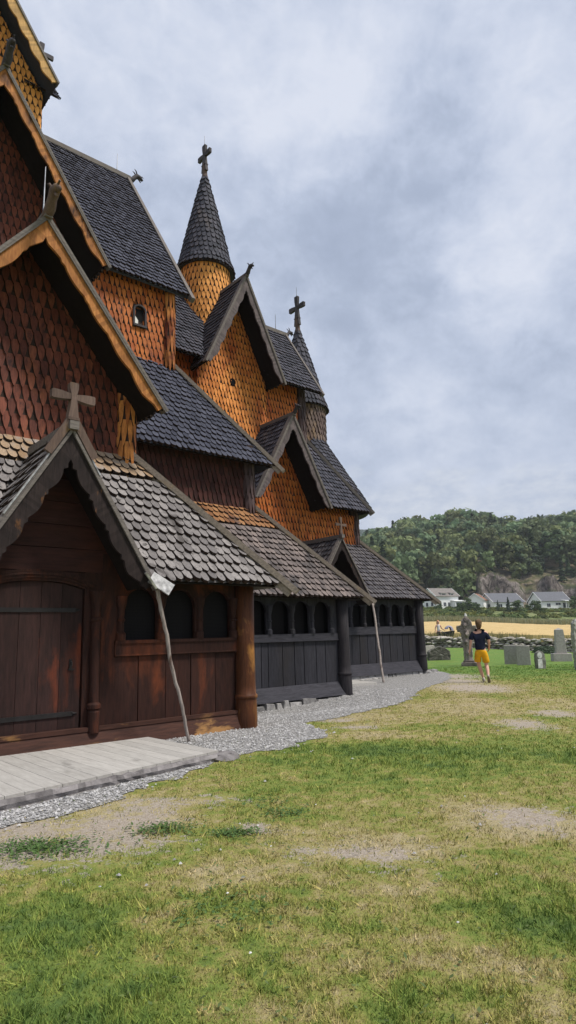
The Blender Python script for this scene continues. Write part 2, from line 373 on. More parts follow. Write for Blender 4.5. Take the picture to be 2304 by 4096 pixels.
def gravel():
    # sheet following the ground 4-12 mm above it, ragged edge
    m=NT('gravel'); co=m.coord((1,1,1),'World'); v=m.new('ShaderNodeTexVoronoi'); v.inputs['Scale'].default_value=52; m.link(co,v.inputs['Vector'])
    c=m.ramp(v.outputs['Distance'],[(0,(.47,.46,.45)),(.35,(.38,.37,.36)),(.6,(.20,.195,.185))])
    sp=m.new('ShaderNodeSeparateColor'); m.link(v.outputs['Color'],sp.inputs[0])
    c=m.mix(1.0,c,m.ramp(sp.outputs[0],[(0,.55),(1,1.35)]),'MULTIPLY'); m.col(c); m.rough(.9)
    inv=m.math('SUBTRACT',1,v.outputs['Distance']); m.bump(inv,.8,.02)
    P=[]
    n=len(GRAVEL)
    for i in range(n):
        a=V((*GRAVEL[i],0)); b=V((*GRAVEL[(i+1)%n],0)); k=max(1,int((b-a).length/.07))
        for j in range(k):
            p=a.lerp(b,j/k); nn=V((noise.noise(p*2.3),noise.noise(p*2.3+V((9,0,0))),0))*.16+V((noise.noise(p*7),noise.noise(p*7+V((9,0,0))),0))*.09+V((noise.noise(p*19),noise.noise(p*19+V((9,0,0))),0))*.05
            P.append((p+nn).to_2d())
    from mathutils import geometry as G
    # inner points on a grid for terrain following
    inner=[]
    def inside(p,poly):
        c=False; j=len(poly)-1
        for i in range(len(poly)):
            if ((poly[i][1]>p[1])!=(poly[j][1]>p[1])) and p[0]<(poly[j][0]-poly[i][0])*(p[1]-poly[i][1])/(poly[j][1]-poly[i][1]+1e-12)+poly[i][0]: c=not c
            j=i
        return c
    xs=np.arange(-2,22.4,.3)
    for xx in xs:
        for yy in np.arange(5,23,.3):
            if inside((xx,yy),P): inner.append(V((xx,yy)))
    np_=len(P)
    res=G.delaunay_2d_cdt([V(p) for p in P]+inner,[(i,(i+1)%np_) for i in range(np_)],[],1,1e-5)
    mb=MB(); mb.v=[(p.x,p.y,ground_z(p.x,p.y)+.007) for p in res[0]]; mb.f=[tuple(f) for f in res[2] ]
    o=mesh_obj('gravel_path',mb,m.m); tag(o,kind='structure')
    # loose stones
    st=MB(); cnt=0
    while cnt<15000:
        d=4.2+rng.random()**1.4*14; l=d*math.tan(rng.random()*1.1-.5); x=d*FH[0]+l*RH[0]; y=d*FH[1]+l*RH[1]
        ok=inside((x,y),P) and not (y>9.0 and x<6.9) and not inside((x,y),PLAT)
        if not ok:
            if (rng.random()>.02 or not any(inside((x+ax_,y+ay_),P) for ax_,ay_ in ((.18,0),(-.18,0),(0,.18),(.1,.12)))) and rng.random()>.0006 or y>8.8: continue
        cnt+=1
        r=.006+.011*rng.random()*(1+d*.05); z=ground_z(x,y)+.012; a=rng.random()*6.28; ca,sa=math.cos(a),math.sin(a)
        q=[]
        for (px,py,pz) in ((1,0,0),(0,.75,.1),(-1,.1,0),(0,-.75,0),(.1,0,.75),(-.3,.2,.6)):
            px*=1+.4*rng.random(); py*=1+.3*rng.random(); q.append((x+(px*ca-py*sa)*r,y+(px*sa+py*ca)*r,z+pz*r))
        st.add(q,[(0,1,4),(1,5,4),(1,2,5),(2,3,5),(3,4,5),(3,0,4)])
    o=mesh_obj('loose_gravel',st,M_gravelstone); tag(o,'grey crushed stone pieces lying along the church wall','gravel',kind='stuff')
gravel()
#WEEDS
# ------------------------------------------------------------------ shingles
ROUND=[(-.46,.85),(-.44,.38),(-.30,.08),(0,-.05),(.30,.08),(.44,.38),(.46,.85)]
POINT=[(-.45,1.25),(-.47,.98),(-.40,.60),(-.20,.18),(0,-.03),(.20,.18),(.40,.60),(.47,.98),(.45,1.25)]
SHARP=[(-.47,.5),(-.36,.2),(-.05,.0),(.05,0),(.36,.2),(.47,.5)]
def emit(mb,mp,u,v,w,h,t,style,uclip=None,vtop=1e9):
    ww=w*(.93+.1*random.random()); du=(random.random()-.5)*w*.06; tt=t*(.75+.5*random.random()); dv=(random.random()-.5)*h*(.13 if random.random()<.93 else .5); sh=random.gauss(0,.012 if style is POINT else .028)
    L=h*1.95 if style is POINT else h*1.6
    pts=[(u+du+a*ww+sh*b*h,v+dv+b*h) for a,b in style]+[(u+du+.48*ww+sh*L,v+L),(u+du-.48*ww+sh*L,v+L)]
    if uclip:
        pts=[(min(max(a,uclip[0](b)),uclip[1](b)),b) for a,b in pts]
    pts=[(a,min(b,vtop)) for a,b in pts]
    n=len(pts); tw=(random.random()-.5)*.25
    F=[mp(a,b,tt*(1-(b-v)/L*.97)*(1+tw*(a-u)/w)) for a,b in pts]; B=[mp(a,b,-.004) for a,b in pts[:len(style)]]
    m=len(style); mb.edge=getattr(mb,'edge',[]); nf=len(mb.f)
    mb.edge.extend(range(nf+1,nf+m+2+(1 if style is POINT else 0)))  # edges, and on pointed shingles the upper face, painted dark as gap shade
    mb.add(F+B,([tuple(range(m)),(0,m-1,m,m+1)] if style is POINT else [tuple(range(n))])+[(i,n+i,n+i+1,i+1) for i in range(m-1)]+[(0,n-1,n)]+[(m-1,n+m-1,m)])
def shingle_face(mb,O,U,Vv,vmax,left,right,w,h,t,style,skip=None,vmin=0,board=True,overhang=.03):
    O=V(O);U=V(U).normalized();Vv=V(Vv).normalized();N=U.cross(Vv)
    mp=lambda u,v,k: O+U*u+Vv*v+N*k
    r=0; v=vmin-overhang if vmin==0 else vmin
    r=int(round(v/h)) if vmin else 0
    lo=lambda b: left(min(max(b,0),vmax)); hi=lambda b: right(min(max(b,0),vmax))
    while v<vmax-.02:
        vc=min(v+h*.5,vmax); a,b=left(max(vc,0)),right(max(vc,0))
        if b-a>.02:
            off=(r%2)*.5+.07*math.sin(r*12.9)
            k0=math.floor(a/w-off)-0; k1=math.ceil(b/w-off)+0
            for k in range(k0,k1+1):
                u=(k+off)*w
                if u<a-w*.45 or u>b+w*.45: continue
                P=mp(u,vc,0)
                if skip and skip(P): continue
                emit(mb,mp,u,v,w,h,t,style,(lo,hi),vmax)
                if board:
                    u0,u1=max(u-w*.52,a),min(u+w*.52,b)
                    if u1>u0: mb.add([mp(u0,max(v,0),-.03),mp(u1,max(v,0),-.03),mp(u1,min(v+h*1.02,vmax),-.03),mp(u0,min(v+h*1.02,vmax),-.03)],[(0,1,2,3)])
        v+=h; r+=1
def roof_quad(mb,BL,BR,TR,TL,w=.2,h=.205,t=.035,style=ROUND,skip=None,v0=0,v1=None):
    BL,BR,TR,TL=map(V,(BL,BR,TR,TL)); U=(BR-BL).normalized(); N=U.cross(TL-BL).normalized(); Vv=N.cross(U)
    vm=(TL-BL).dot(Vv); ul=(TL-BL).dot(U); W=(BR-BL).length; ur=(TR-BL).dot(U)
    shingle_face(mb,BL,U,Vv,min(vm,v1) if v1 else vm,lambda v:ul*v/vm,lambda v:W+(ur-W)*v/vm,w,h,t,style,skip,vmin=v0)
def round_shingles(mb,cx,cy,z0,r0,z1,r1,w,h,t,style,a0=0,a1=2*math.pi,bow=0):
    L=math.hypot(z1-z0,r1-r0); nv=max(1,int(round(L/h))); hh=L/nv; sx,sz=(r1-r0)/L,(z1-z0)/L
    for i in range(nv):
        v=i*hh; rc=r0+(r1-r0)*((v+hh*.4)/L); n=max(5,int(round((a1-a0)*rc/w))); da=(a1-a0)/n
        def mp(u,vv,k,rc=rc):
            q=min(max(vv,-.2),L); f=q/L; rr=r0+(r1-r0)*f+bow*math.sin(math.pi*min(max(f,0),1)); 
            ang=u/rc; R_=max(rr+k*sz,.004); return V((cx+R_*math.cos(ang),cy+R_*math.sin(ang),z0+vv*sz-k*sx))
        for k in range(n+ (0 if a1-a0>6.2 else 1)):
            ang=a0+(k+(i%2)*.5)*da
            if ang>a1+.01 and a1-a0<6.2: continue
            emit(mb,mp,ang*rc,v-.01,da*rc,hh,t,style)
# ------------------------------------------------------------------ church
XC=3.4; RY=19.05
church=empty('stave_church',(XC,RY,0),'large wooden stave church with tiered shingled roofs, orange walls and cone topped turrets','church')
ch=lambda name,mb,mat,parent=church,**k: mesh_obj(name,mb,mat,parent,**k)
def scallop(xc,za,hw,zf,side,y0,y1,db,period,ext=0):
    # bargeboard polygon in the plane y=y0
    dx,dz=hw,za-zf; L=math.hypot(dx,dz); ux,uz=dx/L*side,-dz/L; nx,nz=-dz/L*side,-dx/L   # inward-down normal
    up=[];lo=[]; n=int(L/period*10)
    for i in range(n+1):
        s=L*i/n; up.append((xc+ux*s,za+uz*s))
        ph=(s/period)%1.0; b=db*(.70+.26*math.sin(math.pi*ph))
        if ph<.08: b=db*(.70+.22*(1-ph/.08))
        e=(L-s)/.35
        if e<1: b=max(.5*db,b*(.55+.45*e))
        if s<.5: b*=1+.35*(1-s/.5)
        lx,lz=xc+ux*s+nx*b,za+uz*s+nz*b
        if (lx-xc)*side<0:
            k=(lx-xc)/(lx-(xc+ux*s)+1e-9); lz=za+uz*s+nz*b; lx=xc; lz=min(lz,za-db*1.25)
            lz=za-db*1.5
        lo.append((lx,lz))
    mb=MB()
    for i in range(n):
        P=[up[i],up[i+1],lo[i+1],lo[i]]
        mb.add([(p[0],y0,p[1]) for p in P]+[(p[0],y1,p[1]) for p in P],[(0,1,2,3),(7,6,5,4),(0,4,5,1),(3,2,6,7)]+([(1,5,6,2)] if i==n-1 else [])+([(0,3,7,4)] if i==0 else []))
    return mb
def dragon(x,y,z,s,mb,dirv=(0,-1)):
    dx,dy=dirv
    q=lambda a,b,c=0:(x+dx*a*s-dy*c*s,y+dy*a*s+dx*c*s,z+b*s)
    mb.tube([q(-.35,-.02),q(-.05,.02),q(.14,.12),q(.26,.30),q(.38,.42),q(.52,.42),q(.68,.30)],[.10*s,.12*s,.13*s,.11*s,.125*s,.10*s,.05*s],10)
    mb.tube([q(.40,.36),q(.50,.26),q(.58,.16)],[.05*s,.04*s,.02*s],6)
    for c in (-.06,.06):
        mb.tube([q(.34,.50,c),q(.28,.62,c*1.4),q(.18,.68,c*1.6)],[.035*s,.03*s,.008*s],6)
    mb.tube([q(.56,.46),q(.66,.52),q(.72,.46)],[.03*s,.025*s,.01*s],6)
def cross(x,y,z,H,arm,wd,axis,mb,stem=.45,th=.05):
    # flared cross; axis X or Y for the arms; z is the foot
    ax=V((1,0,0)) if axis=='X' else V((0,1,0)); nn=V((0,1,0)) if axis=='X' else V((1,0,0)); c=V((x,y,z+H*stem+ (H*(1-stem))*.45)); Z=V((0,0,1))
    def limb(d,L,w0,w1,e):
        s=d.cross(nn).normalized(); P=[c-s*w0/2,c+s*w0/2,c+d*(L*.55)+s*w1*.46,c+d*(L*.93)+s*w1/2,c+d*L+s*w1*.42,c+d*L-s*w1*.42,c+d*(L*.93)-s*w1/2,c+d*(L*.55)-s*w1*.46]
        mb.prism([p-nn*(th/2+e) for p in P],nn*(th+2*e))
    limb(Z,z+H-c.z,wd*.5,wd,.003); limb(ax,arm/2,wd*.5,wd,.0); limb(-ax,arm/2,wd*.5,wd,.0); 
    s=ax; P=[V((x,y,z))-s*wd*.75,V((x,y,z))+s*wd*.75,c+s*wd*.27,c-s*wd*.27]
    mb.prism([p-nn*(th*.6) for p in P],nn*(th*1.2))
    mb.box(tuple(V((x,y,z+H*.24))-ax*wd*.62-nn*(th*.8)-Z*.02),tuple(V((x,y,z+H*.24))+ax*wd*.62+nn*(th*.8)+Z*.02)) if True else 0
def rod(x,y,z,H,parent,r=.012):
    mb=MB(); mb.tube([(x,y,z),(x,y,z+H)],[r,r*.5],5); return ch('lightning_rod',mb,M_rod,parent)
def dormer(xc,yv,za,hw,zf,yb,yw,zw0,hww,wmat,rmat,bmat,cmat,finial,db=.3,period=.62,wsh=(.145,.255,.052),rsh=(.16,.205,.055),fs=1.,wall_style=POINT,label=None,cap=.13,fmat=None,wall=True,skipwall=None):
    sl=(za-zf)/hw
    w=MB()
    half=lambda v: max(0,min(hww,(za-.12-(zw0+v))/sl))
    top=za-.14-zw0
    if wall: shingle_face(w,(xc,yw,zw0),(1,0,0),(0,0,1),top,lambda v:-half(v),half,*wsh,wall_style,skipwall)
    # solid body behind the wall
    zk=za-.2-hww*sl if hww<hw else zf
    prof=[(xc-hww+.02,zw0-.3),(xc+hww-.02,zw0-.3),(xc+hww-.02,max(za-.25-hww*sl,zw0-.2)),(xc,za-.25),(xc-hww+.02,max(za-.25-hww*sl,zw0-.2))]
    if wall: w.prism([(a,yw+.05,b) for a,b in prof][::-1],(0,yb-yw-.1,0))
    g=ch('gable',w,wmat,label=label) if wall else ch('gable',w,wmat)
    for side in (-1,1):
        r=MB(); xe=xc+side*hw
        if side>0: roof_quad(r,(xe,yv+.02,zf),(xe,yb,zf),(xc,yb,za),(xc,yv+.02,za),*rsh)
        else: roof_quad(r,(xe,yb,zf),(xe,yv+.02,zf),(xc,yv+.02,za),(xc,yb,za),*rsh)
        # boarding under the shingles
        nx,nz=side*(za-zf),hw; nl=math.hypot(nx,nz); nx/=nl;nz/=nl
        P=[(xe-nx*.05,yv+.06,zf-nz*.05),(xe-nx*.05,yb,zf-nz*.05),(xc-nx*.05,yb,za-nz*.05),(xc-nx*.05,yv+.06,za-nz*.05)]
        if side<0: P=P[::-1]
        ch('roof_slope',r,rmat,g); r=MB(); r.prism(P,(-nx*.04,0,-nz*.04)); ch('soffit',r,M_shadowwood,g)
        ch('bargeboard',scallop(xc,za-.01,hw,zf-.01,side,yv-.03,yv+.02,db,period),bmat,g)
        c=MB(); d=V((side*hw,0,zf-za)).normalized(); up=V((nx,0,nz))
        p0=V((xc,yv+.03,za))+up*.035; p1=V((xe,yv+.03,zf))+up*.035+d*.1
        c.beam(p0,p1,cap+.07,.045,up); c.beam(V((xc,yv-.05,za))+up*.0,p1+V((0,-.08,0))-up*.035,.03,.04,up)
        ch('verge_board',c,cmat,g)
    rb=MB(); rb.beam((xc,yv-.12,za+.05),(xc,yb,za+.05),.13,.12); ch('ridge_board',rb,cmat,g)
    if finial=='dragon':
        f=MB(); dragon(xc,yv-.05,za+.03,fs,f); ch('dragon_head',f,fmat or M_darkcarve,g,smooth=True)
    return g
def rounded_corner(x,y,z0,z1,r,mat,w=.1,h=.42):
    mb=MB(); round_shingles(mb,x,y,z0,r,z1,r,w,h,.035,POINT,-math.pi*.98,math.pi*.35)
    mb.lathe(x,y,[(r-.015,z0+.1),(r-.015,z1)],16); return ch('corner_pillar',mb,mat)
def under(name,P,th=.05,mat=None):
    # boarding below a roof plane, given its four corners
    P=[V(p) for p in P]; N=(P[1]-P[0]).cross(P[3]-P[0]).normalized(); mb=MB(); mb.prism([p-N*.05 for p in P],-N*th); return ch(name,mb,mat or M_shadowwood)
def hipped(E,T,mat,skip=None,w=.2,h=.205,t=.035,yb=None,xl=None,bands=None,capmat=M_cap,xsym=XC,capw=.17,left_edge=None,side=True,tail=.32):
    """a lean-to roof: south slope from eave corner E to hip top T, plus its east slope"""
    E=V(E);T=V(T); EL=V((2*xsym-E.x if left_edge is None else left_edge,E.y,E.z)); TL=V((2*xsym-T.x if left_edge is None else left_edge,T.y,T.z))
    if bands is None: bands=[(mat,0,None)]
    first=None
    for m_,a,b in bands:
        mb=MB(); roof_quad(mb,EL,E,T,TL,w,h,t,ROUND,skip,a,b); o=ch('roof',mb,m_); first=first or o
    yb=yb or RY; 
    if side:
        mb=MB(); roof_quad(mb,E,(E.x,yb,E.z),(T.x,yb,T.z),T,w,h*1.0,t,ROUND)
        P=[E,V((E.x,yb,E.z)),V((T.x,yb,T.z)),T]; N=(P[1]-P[0]).cross(P[3]-P[0]).normalized(); mb.prism([p-N*.05 for p in P],-N*.05)
        ch('roof',mb,bands[0][0])
    c=MB(); d=(E-T).normalized(); up=V((.35,-.35,.87)).normalized(); c.beam(T+up*.075-d*.05,E+d*tail+up*.075,capw*1.15,.10,up); c.beam(T-up*.03,E+d*tail*.7-up*.03,capw*.55,.13,up)
    ch('hip_board',c,capmat,first)
    if left_edge is None:
        c=MB(); E2,T2=EL,TL; d=(E2-T2).normalized(); up=V((-.35,-.35,.87)).normalized(); c.beam(T2+up*.03,E2+d*tail+up*.03,capw,.075,up); ch('hip_board',c,capmat,first)
    return first
def soffit(x0,x1,ye,ze,yw,slope,skipx=None):
    pass
def under_hip(E,T,skips=(),left=None,xsym=XC):
    # boarding in vertical strips so that dormers can interrupt it
    E=V(E);T=V(T); xl=2*xsym-E.x if left is None else left; xtl=2*xsym-T.x if left is None else left
    mb=MB(); n=60; N=V((0,-(T.z-E.z),(T.y-E.y))).normalized()
    rows=10
    for r in range(rows):
        f0,f1=r/rows,(r+1)/rows
        y0,y1=E.y+(T.y-E.y)*f0,E.y+(T.y-E.y)*f1; z0,z1=E.z+(T.z-E.z)*f0,E.z+(T.z-E.z)*f1
        for i in range(n):
            a0=xl+(xtl-xl)*f0+(E.x+(T.x-E.x)*f0-xl-(xtl-xl)*f0)*i/n; a1=xl+(xtl-xl)*f0+(E.x+(T.x-E.x)*f0-xl-(xtl-xl)*f0)*(i+1)/n
            b0=xl+(xtl-xl)*f1+(E.x+(T.x-E.x)*f1-xl-(xtl-xl)*f1)*i/n; b1=xl+(xtl-xl)*f1+(E.x+(T.x-E.x)*f1-xl-(xtl-xl)*f1)*(i+1)/n
            c=V(((a0+a1+b0+b1)/4,(y0+y1)/2,(z0+z1)/2))
            if any(s(c) for s in skips): continue
            P=[V((a0,y0,z0)),V((a1,y0,z0)),V((b1,y1,z1)),V((b0,y1,z1))]
            mb.prism([p-N*.06 for p in P],-N*.03)
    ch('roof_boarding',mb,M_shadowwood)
def under_dormer(xc,za,hw,zf,m=.0):
    sl=(za-zf)/hw
    return lambda P: abs(P.x-xc)<hw-m*0 and P.z< za-sl*abs(P.x-xc)-m
# --- planked aisle walls
def plank_wall(xs,y,z0,z1,mat,parent,gap=.014):
    mb=MB()
    for a,b in zip(xs[:-1],xs[1:]):
        o=(random.random()-.5)*.012; mb.box((a+gap/2,y+o,z0),(b-gap/2,y+.04+o,z1))
    mb.box((xs[0],y+.05,z0),(xs[-1],y+.08,z1)); return ch('plank_wall',mb,mat,parent)
def arcade(y,zs,zt,za,ops,x0,x1,mat,parent,dark,colr=.05,voidy=.22):
    """arched openings between little turned columns; zs sill, zt arch crown, za top of panel"""
    mb=MB(); T=.07
    edges=[x0]
    for a,b in ops: edges+=[a,b]
    edges.append(x1)
    for i in range(0,len(edges),2):
        if edges[i+1]-edges[i]>.002: mb.box((edges[i],y,zs),(edges[i+1],y+T,za))
    for a,b in ops:
        r=(b-a)/2; c=(a+b)/2; ra=min(r*1.0,r); n=12
        P=[(c-r*math.cos(math.pi*k/n),zt-ra+ra*math.sin(math.pi*k/n)) for k in range(n+1)]
        for k in range(n):
            p,q=P[k],P[k+1]
            mb.add([(p[0],y,p[1]),(q[0],y,q[1]),(q[0],y,za),(p[0],y,za),(p[0],y+T,p[1]),(q[0],y+T,q[1]),(q[0],y+T,za),(p[0],y+T,za)],[(0,1,2,3),(7,6,5,4),(0,4,5,1)])
        # raised arch moulding
        for k in range(n):
            p,q=P[k],P[k+1]; f=1.1
            p2=(c+(p[0]-c)*f,(zt-ra)+(p[1]-zt+ra)*f); q2=(c+(q[0]-c)*f,(zt-ra)+(q[1]-zt+ra)*f)
            mb.add([(p[0],y-.018,p[1]),(q[0],y-.018,q[1]),(q2[0],y-.018,q2[1]),(p2[0],y-.018,p2[1]),(p2[0],y,p2[1]),(q2[0],y,q2[1]),(p[0],y,p[1]),(q[0],y,q[1])],[(0,1,2,3),(3,2,5,4),(1,0,6,7)])
    pn=ch('arcade_panel',mb,mat,parent)
    gaps=[(edges[i]+edges[i+1])/2 if 0<i<len(edges)-2 else (edges[1]-.05 if i==0 else edges[-2]+.05) for i in range(0,len(edges),2)]
    for gx in gaps:
        c=MB(); zc=zt-.28; H=zc-zs
        c.lathe(gx,y-.005,[(colr*1.5,zs),(colr*1.5,zs+.1),(colr,zs+.13),(colr*.95,zs+H*.55),(colr*1.25,zs+H*.58),(colr*1.3,zs+H*.62),(colr*.95,zs+H*.66),(colr*1.1,zs+H*.9),(colr*1.7,zc+.06),(colr*1.8,zc+.16)],12)
        ch('window_column',c,mat,parent,smooth=False)
    for a,b in ops:
        w=MB(); w.box((a-.01,y+voidy,zs-.02),(b+.01,y+voidy+.02,zt+.02)); 
        ch('window',w,dark,parent)
    return pn
def corner_post(x,y,r,z0,z1,mat,ring=.5):
    mb=MB(); mb.lathe(x,y,[(r*1.08,z0),(r*1.14,z0+.04),(r*1.16,z0+.2),(r*1.1,ring-.05),(r*1.1,ring-.03),(r*1.2,ring-.02),(r*1.22,ring+.01),(r*1.18,ring+.03),(r*1.05,ring+.05),(r*1.02,ring+.2),(r*.97,(z0+z1)/2),(r,z1)],32)
    return ch('corner_post',mb,mat,smooth=True)
# ===== bay 1 : south porch aisle
Y1=9.0; m1=lambda x:2*3.36-x
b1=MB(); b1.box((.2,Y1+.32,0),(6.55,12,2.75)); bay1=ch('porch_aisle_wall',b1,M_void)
plank_wall([4.29,4.77,5.24,5.69,6.16,6.56],Y1,.28,1.24,M_plank,bay1); plank_wall([m1(a) for a in (6.56,6.16,5.69,5.24,4.77,4.29)],Y1,.28,1.24,M_plank,bay1)
for k in (0,1):
    f=(lambda a:a) if k==0 else m1
    bx=lambda a,b: (min(f(a),f(b)),max(f(a),f(b)))
    mb=MB(); x0,x1=bx(4.37,6.6); mb.box((x0,Y1-.035,1.245),(x1,Y1+.1,1.475)); mb.box((x0,Y1-.055,1.43),(x1,Y1-.02,1.478)); mb.box((x0,Y1-.05,1.25),(x1,Y1-.02,1.275)); ch('sill_beam',mb,M_plank,bay1)
    ops=[bx(4.52,5.08),bx(5.2,5.77),bx(5.93,6.48)]; ops.sort()
    x0,x1=bx(4.38,6.56); arcade(Y1,1.475,2.25,2.75,ops,x0,x1,M_plank,bay1,M_mesh,voidy=.12)
    # stile between door column and windows
    mb=MB(); x0,x1=(4.16,4.385) if k==0 else (2.29,2.33); mb.box((x0,Y1-.012,.28),(x1,Y1+.1,2.75)); ch('wall_stile',mb,M_plank,bay1)
    mb=MB(); x0,x1=(3.9,4.165) if k==0 else (2.31,2.585); mb.box((x0,Y1-.004,.2),(x1,Y1+.1,2.47)); ch('door_jamb',mb,M_plank,bay1)
    # carved round column beside the door
    mb=MB(); cx=4.06 if k==0 else 2.42; mb.lathe(cx,Y1-.05,[(.085,.22),(.09,.5),(.075,.53),(.1,.55),(.1,.6),(.07,.63),(.066,1.75),(.085,1.77),(.085,1.80),(.066,1.82),(.07,2.0),(.1,2.14),(.105,2.19)],18); ch('door_column',mb,M_column if False else M_plank,bay1,smooth=False)
    x0,x1=bx(6.52,6.6)
mb=MB(); mb.hexa([(-.0,Y1-.17,-.08),(6.62,Y1-.17,-.08),(6.62,Y1+.1,-.08),(0,Y1+.1,-.08),(0,Y1-.06,.24),(6.62,Y1-.06,.24),(6.62,Y1+.1,.24),(0,Y1+.1,.24)]); mb.box((0.02,Y1-.075,.245),(6.6,Y1+.1,.3)); ch('base_beam',mb,M_plankbase,bay1)
# door
mb=MB()
dxs=[2.6,2.71,3.0,3.29,3.58,3.885]
for a,b in zip(dxs[:-1],dxs[1:]):
    zt_=lambda x: 2.32-.10*((x-3.24)/.64)**2
    mb.hexa([(a+.003,Y1+.03,.27),(b-.003,Y1+.03,.27),(b-.003,Y1+.08,.27),(a+.003,Y1+.08,.27),(a+.003,Y1+.03,zt_(a)),(b-.003,Y1+.03,zt_(b)),(b-.003,Y1+.08,zt_(b)),(a+.003,Y1+.08,zt_(a))])
mb.box((2.58,Y1+.085,.25),(3.90,Y1+.14,2.45))
door=ch('door',mb,M_door)
for z in (1.92,.5):
    mb=MB(); mb.box((2.62,Y1+.012,z-.03),(3.78,Y1+.035,z+.03)); mb.tube([(3.78,Y1+.024,z),(3.85,Y1+.02,z)],[.03,.004],6); ch('strap_hinge',mb,M_iron,door)
mb=MB(); mb.box((3.715,Y1+.018,1.1),(3.755,Y1+.035,1.24)); mb.tube([(3.735,Y1+.03,1.2),(3.735,Y1-.02,1.2),(3.735,Y1-.03,1.15)],[.01,.01,.008],6); mb.box((3.70,Y1+.015,1.085),(3.79,Y1+.035,1.105)); ch('door_handle',mb,M_iron,door)
# arch mouldings around the door
mb=MB(); 
for j,pr in enumerate((.012,.034,.05,.03)):
    o0,o1=.0+.04*j,.036+.04*j; n=26
    cur=lambda x,o: 2.32+o-(.10+.7*o)*min(1,abs(x-3.24)/(.645+o*1.3))**2.6
    for k in range(n):
        w0=.645+o0*1.3; xa=3.24-w0+2*w0*k/n; xb=3.24-w0+2*w0*(k+1)/n; w1=.645+o1*1.3; xc_=3.24-w1+2*w1*k/n; xd=3.24-w1+2*w1*(k+1)/n
        P=[(xa,cur(xa,o0)),(xb,cur(xb,o0)),(xd,cur(xd,o1)),(xc_,cur(xc_,o1))]
        mb.add([(q[0],Y1-pr,q[1]) for q in P]+[(q[0],Y1+.09,q[1]) for q in P],[(0,1,2,3),(0,4,5,1),(3,2,6,7)])
ch('door_arch',mb,M_plank,door)
# spandrel + pediment boards above the door
mb=MB(); n=20
for k in range(n):
    a=2.3+(4.18-2.3)*k/n; b=2.3+(4.18-2.3)*(k+1)/n
    zz=lambda x: 2.345-.10*((x-3.24)/.64)**2 if abs(x-3.24)<.66 else 2.2
    mb.add([(a,Y1-.002,zz(a)),(b,Y1-.002,zz(b)),(b,Y1-.002,2.455),(a,Y1-.002,2.455)],[(0,1,2,3)])
ch('door_spandrel',mb,M_plank,door)
mb=MB()
zc=2.46
while zc<4.05:
    z1=min(zc+.33,4.1); hw0=min(1.9,(4.35-zc)/1.617-.06); hw1=max(.02,min(1.9,(4.35-z1)/1.617-.06)); o=(random.random())*.01
    y_=Y1-.006-o
    mb.hexa([(3.36-hw0,y_,zc+.005),(3.36+hw0,y_,zc+.005),(3.36+hw0,Y1+.06,zc+.005),(3.36-hw0,Y1+.06,zc+.005),(3.36-hw1,y_,z1),(3.36+hw1,y_,z1),(3.36+hw1,Y1+.06,z1),(3.36-hw1,Y1+.06,z1)]); zc+=.335
M_ped=wood('pediment_boards',(0.025,0.011,0.009),(0.058,0.023,0.020),(0.094,0.031,0.016),(.5,.7),axis='X')
ped=ch('pediment',mb,M_ped)
corner_post(6.74,8.95,.165,-.03,2.75,M_column,.50); corner_post(-.02,8.95,.165,-.03,2.75,M_column,.50)
E1=(7.2,8.5,2.36);T1=(5.27,10.41,4.76)
P_D=(3.36,4.35,1.28,2.28); skP=under_dormer(*P_D)
hipped(E1,T1,M_roofnear,skip=skP,w=.157,h=.205,t=.065,yb=13,bands=[(M_roofnear,0,2.4),(M_rooftop,2.45,None)],xsym=3.36)
under_hip(E1,T1,[skP],xsym=3.36)
gp=dormer(3.36,8.38,4.35,1.28,2.26,9.9,Y1,2.4,.0,M_ped,M_roofnear,M_barge_d,M_capdark,None,db=.27,period=.47,wall=False,cap=.05)
mb=MB()
for s_ in (-1,1):
    d=V((s_*1.28,0,-2.07)).normalized(); mb.beam((3.36+s_*.16,8.35,4.19),V((3.36+s_*.16,8.35,4.19))+d*(1.3 if s_<0 else .5),.035,.02,(s_,0,.6))
ch('flashing',mb,M_lead,gp)
mb=MB(); cross(3.36,8.36,4.33,.70,.62,.13,'X',mb,stem=.46,th=.09); ch('cross',mb,M_cross,gp)
mb=MB()
for s_ in (-1,1): mb.beam((3.36+s_*.02,8.34,4.5),(3.36+s_*.33,8.34,3.98),.06,.11,(s_,0,.6))
ch('finial_foot',mb,M_cross,gp)
mb=MB(); mb.beam((4.50,8.32,2.42),(4.66,8.3,2.2),.16,.03,(.6,-.3,.6)); mb.beam((4.58,8.30,2.36),(4.86,8.20,2.17),.19,.025,(-.3,-.8,.35)); ch('gutter_spout',mb,M_lead,gp)
# ===== south wing above the porch (C)
gc=dormer(3.30,9.6,8.27,2.17,5.5,14.2,10.42,4.62,1.93,M_redwall,M_slate,M_barge_o,M_capdark,'dragon',db=.21,period=.68,fs=.72,label='red brown shingled gable wall above the porch',fmat=M_cross,wsh=(.142,.255,.055))
rod(3.30,9.75,8.35,1.0,gc,.014)
rounded_corner(5.20,10.43,4.5,6.1,.17,M_cornerorange,.10,.40)
rounded_corner(1.4,10.43,4.5,6.1,.16,M_cornerorange,.10,.40)
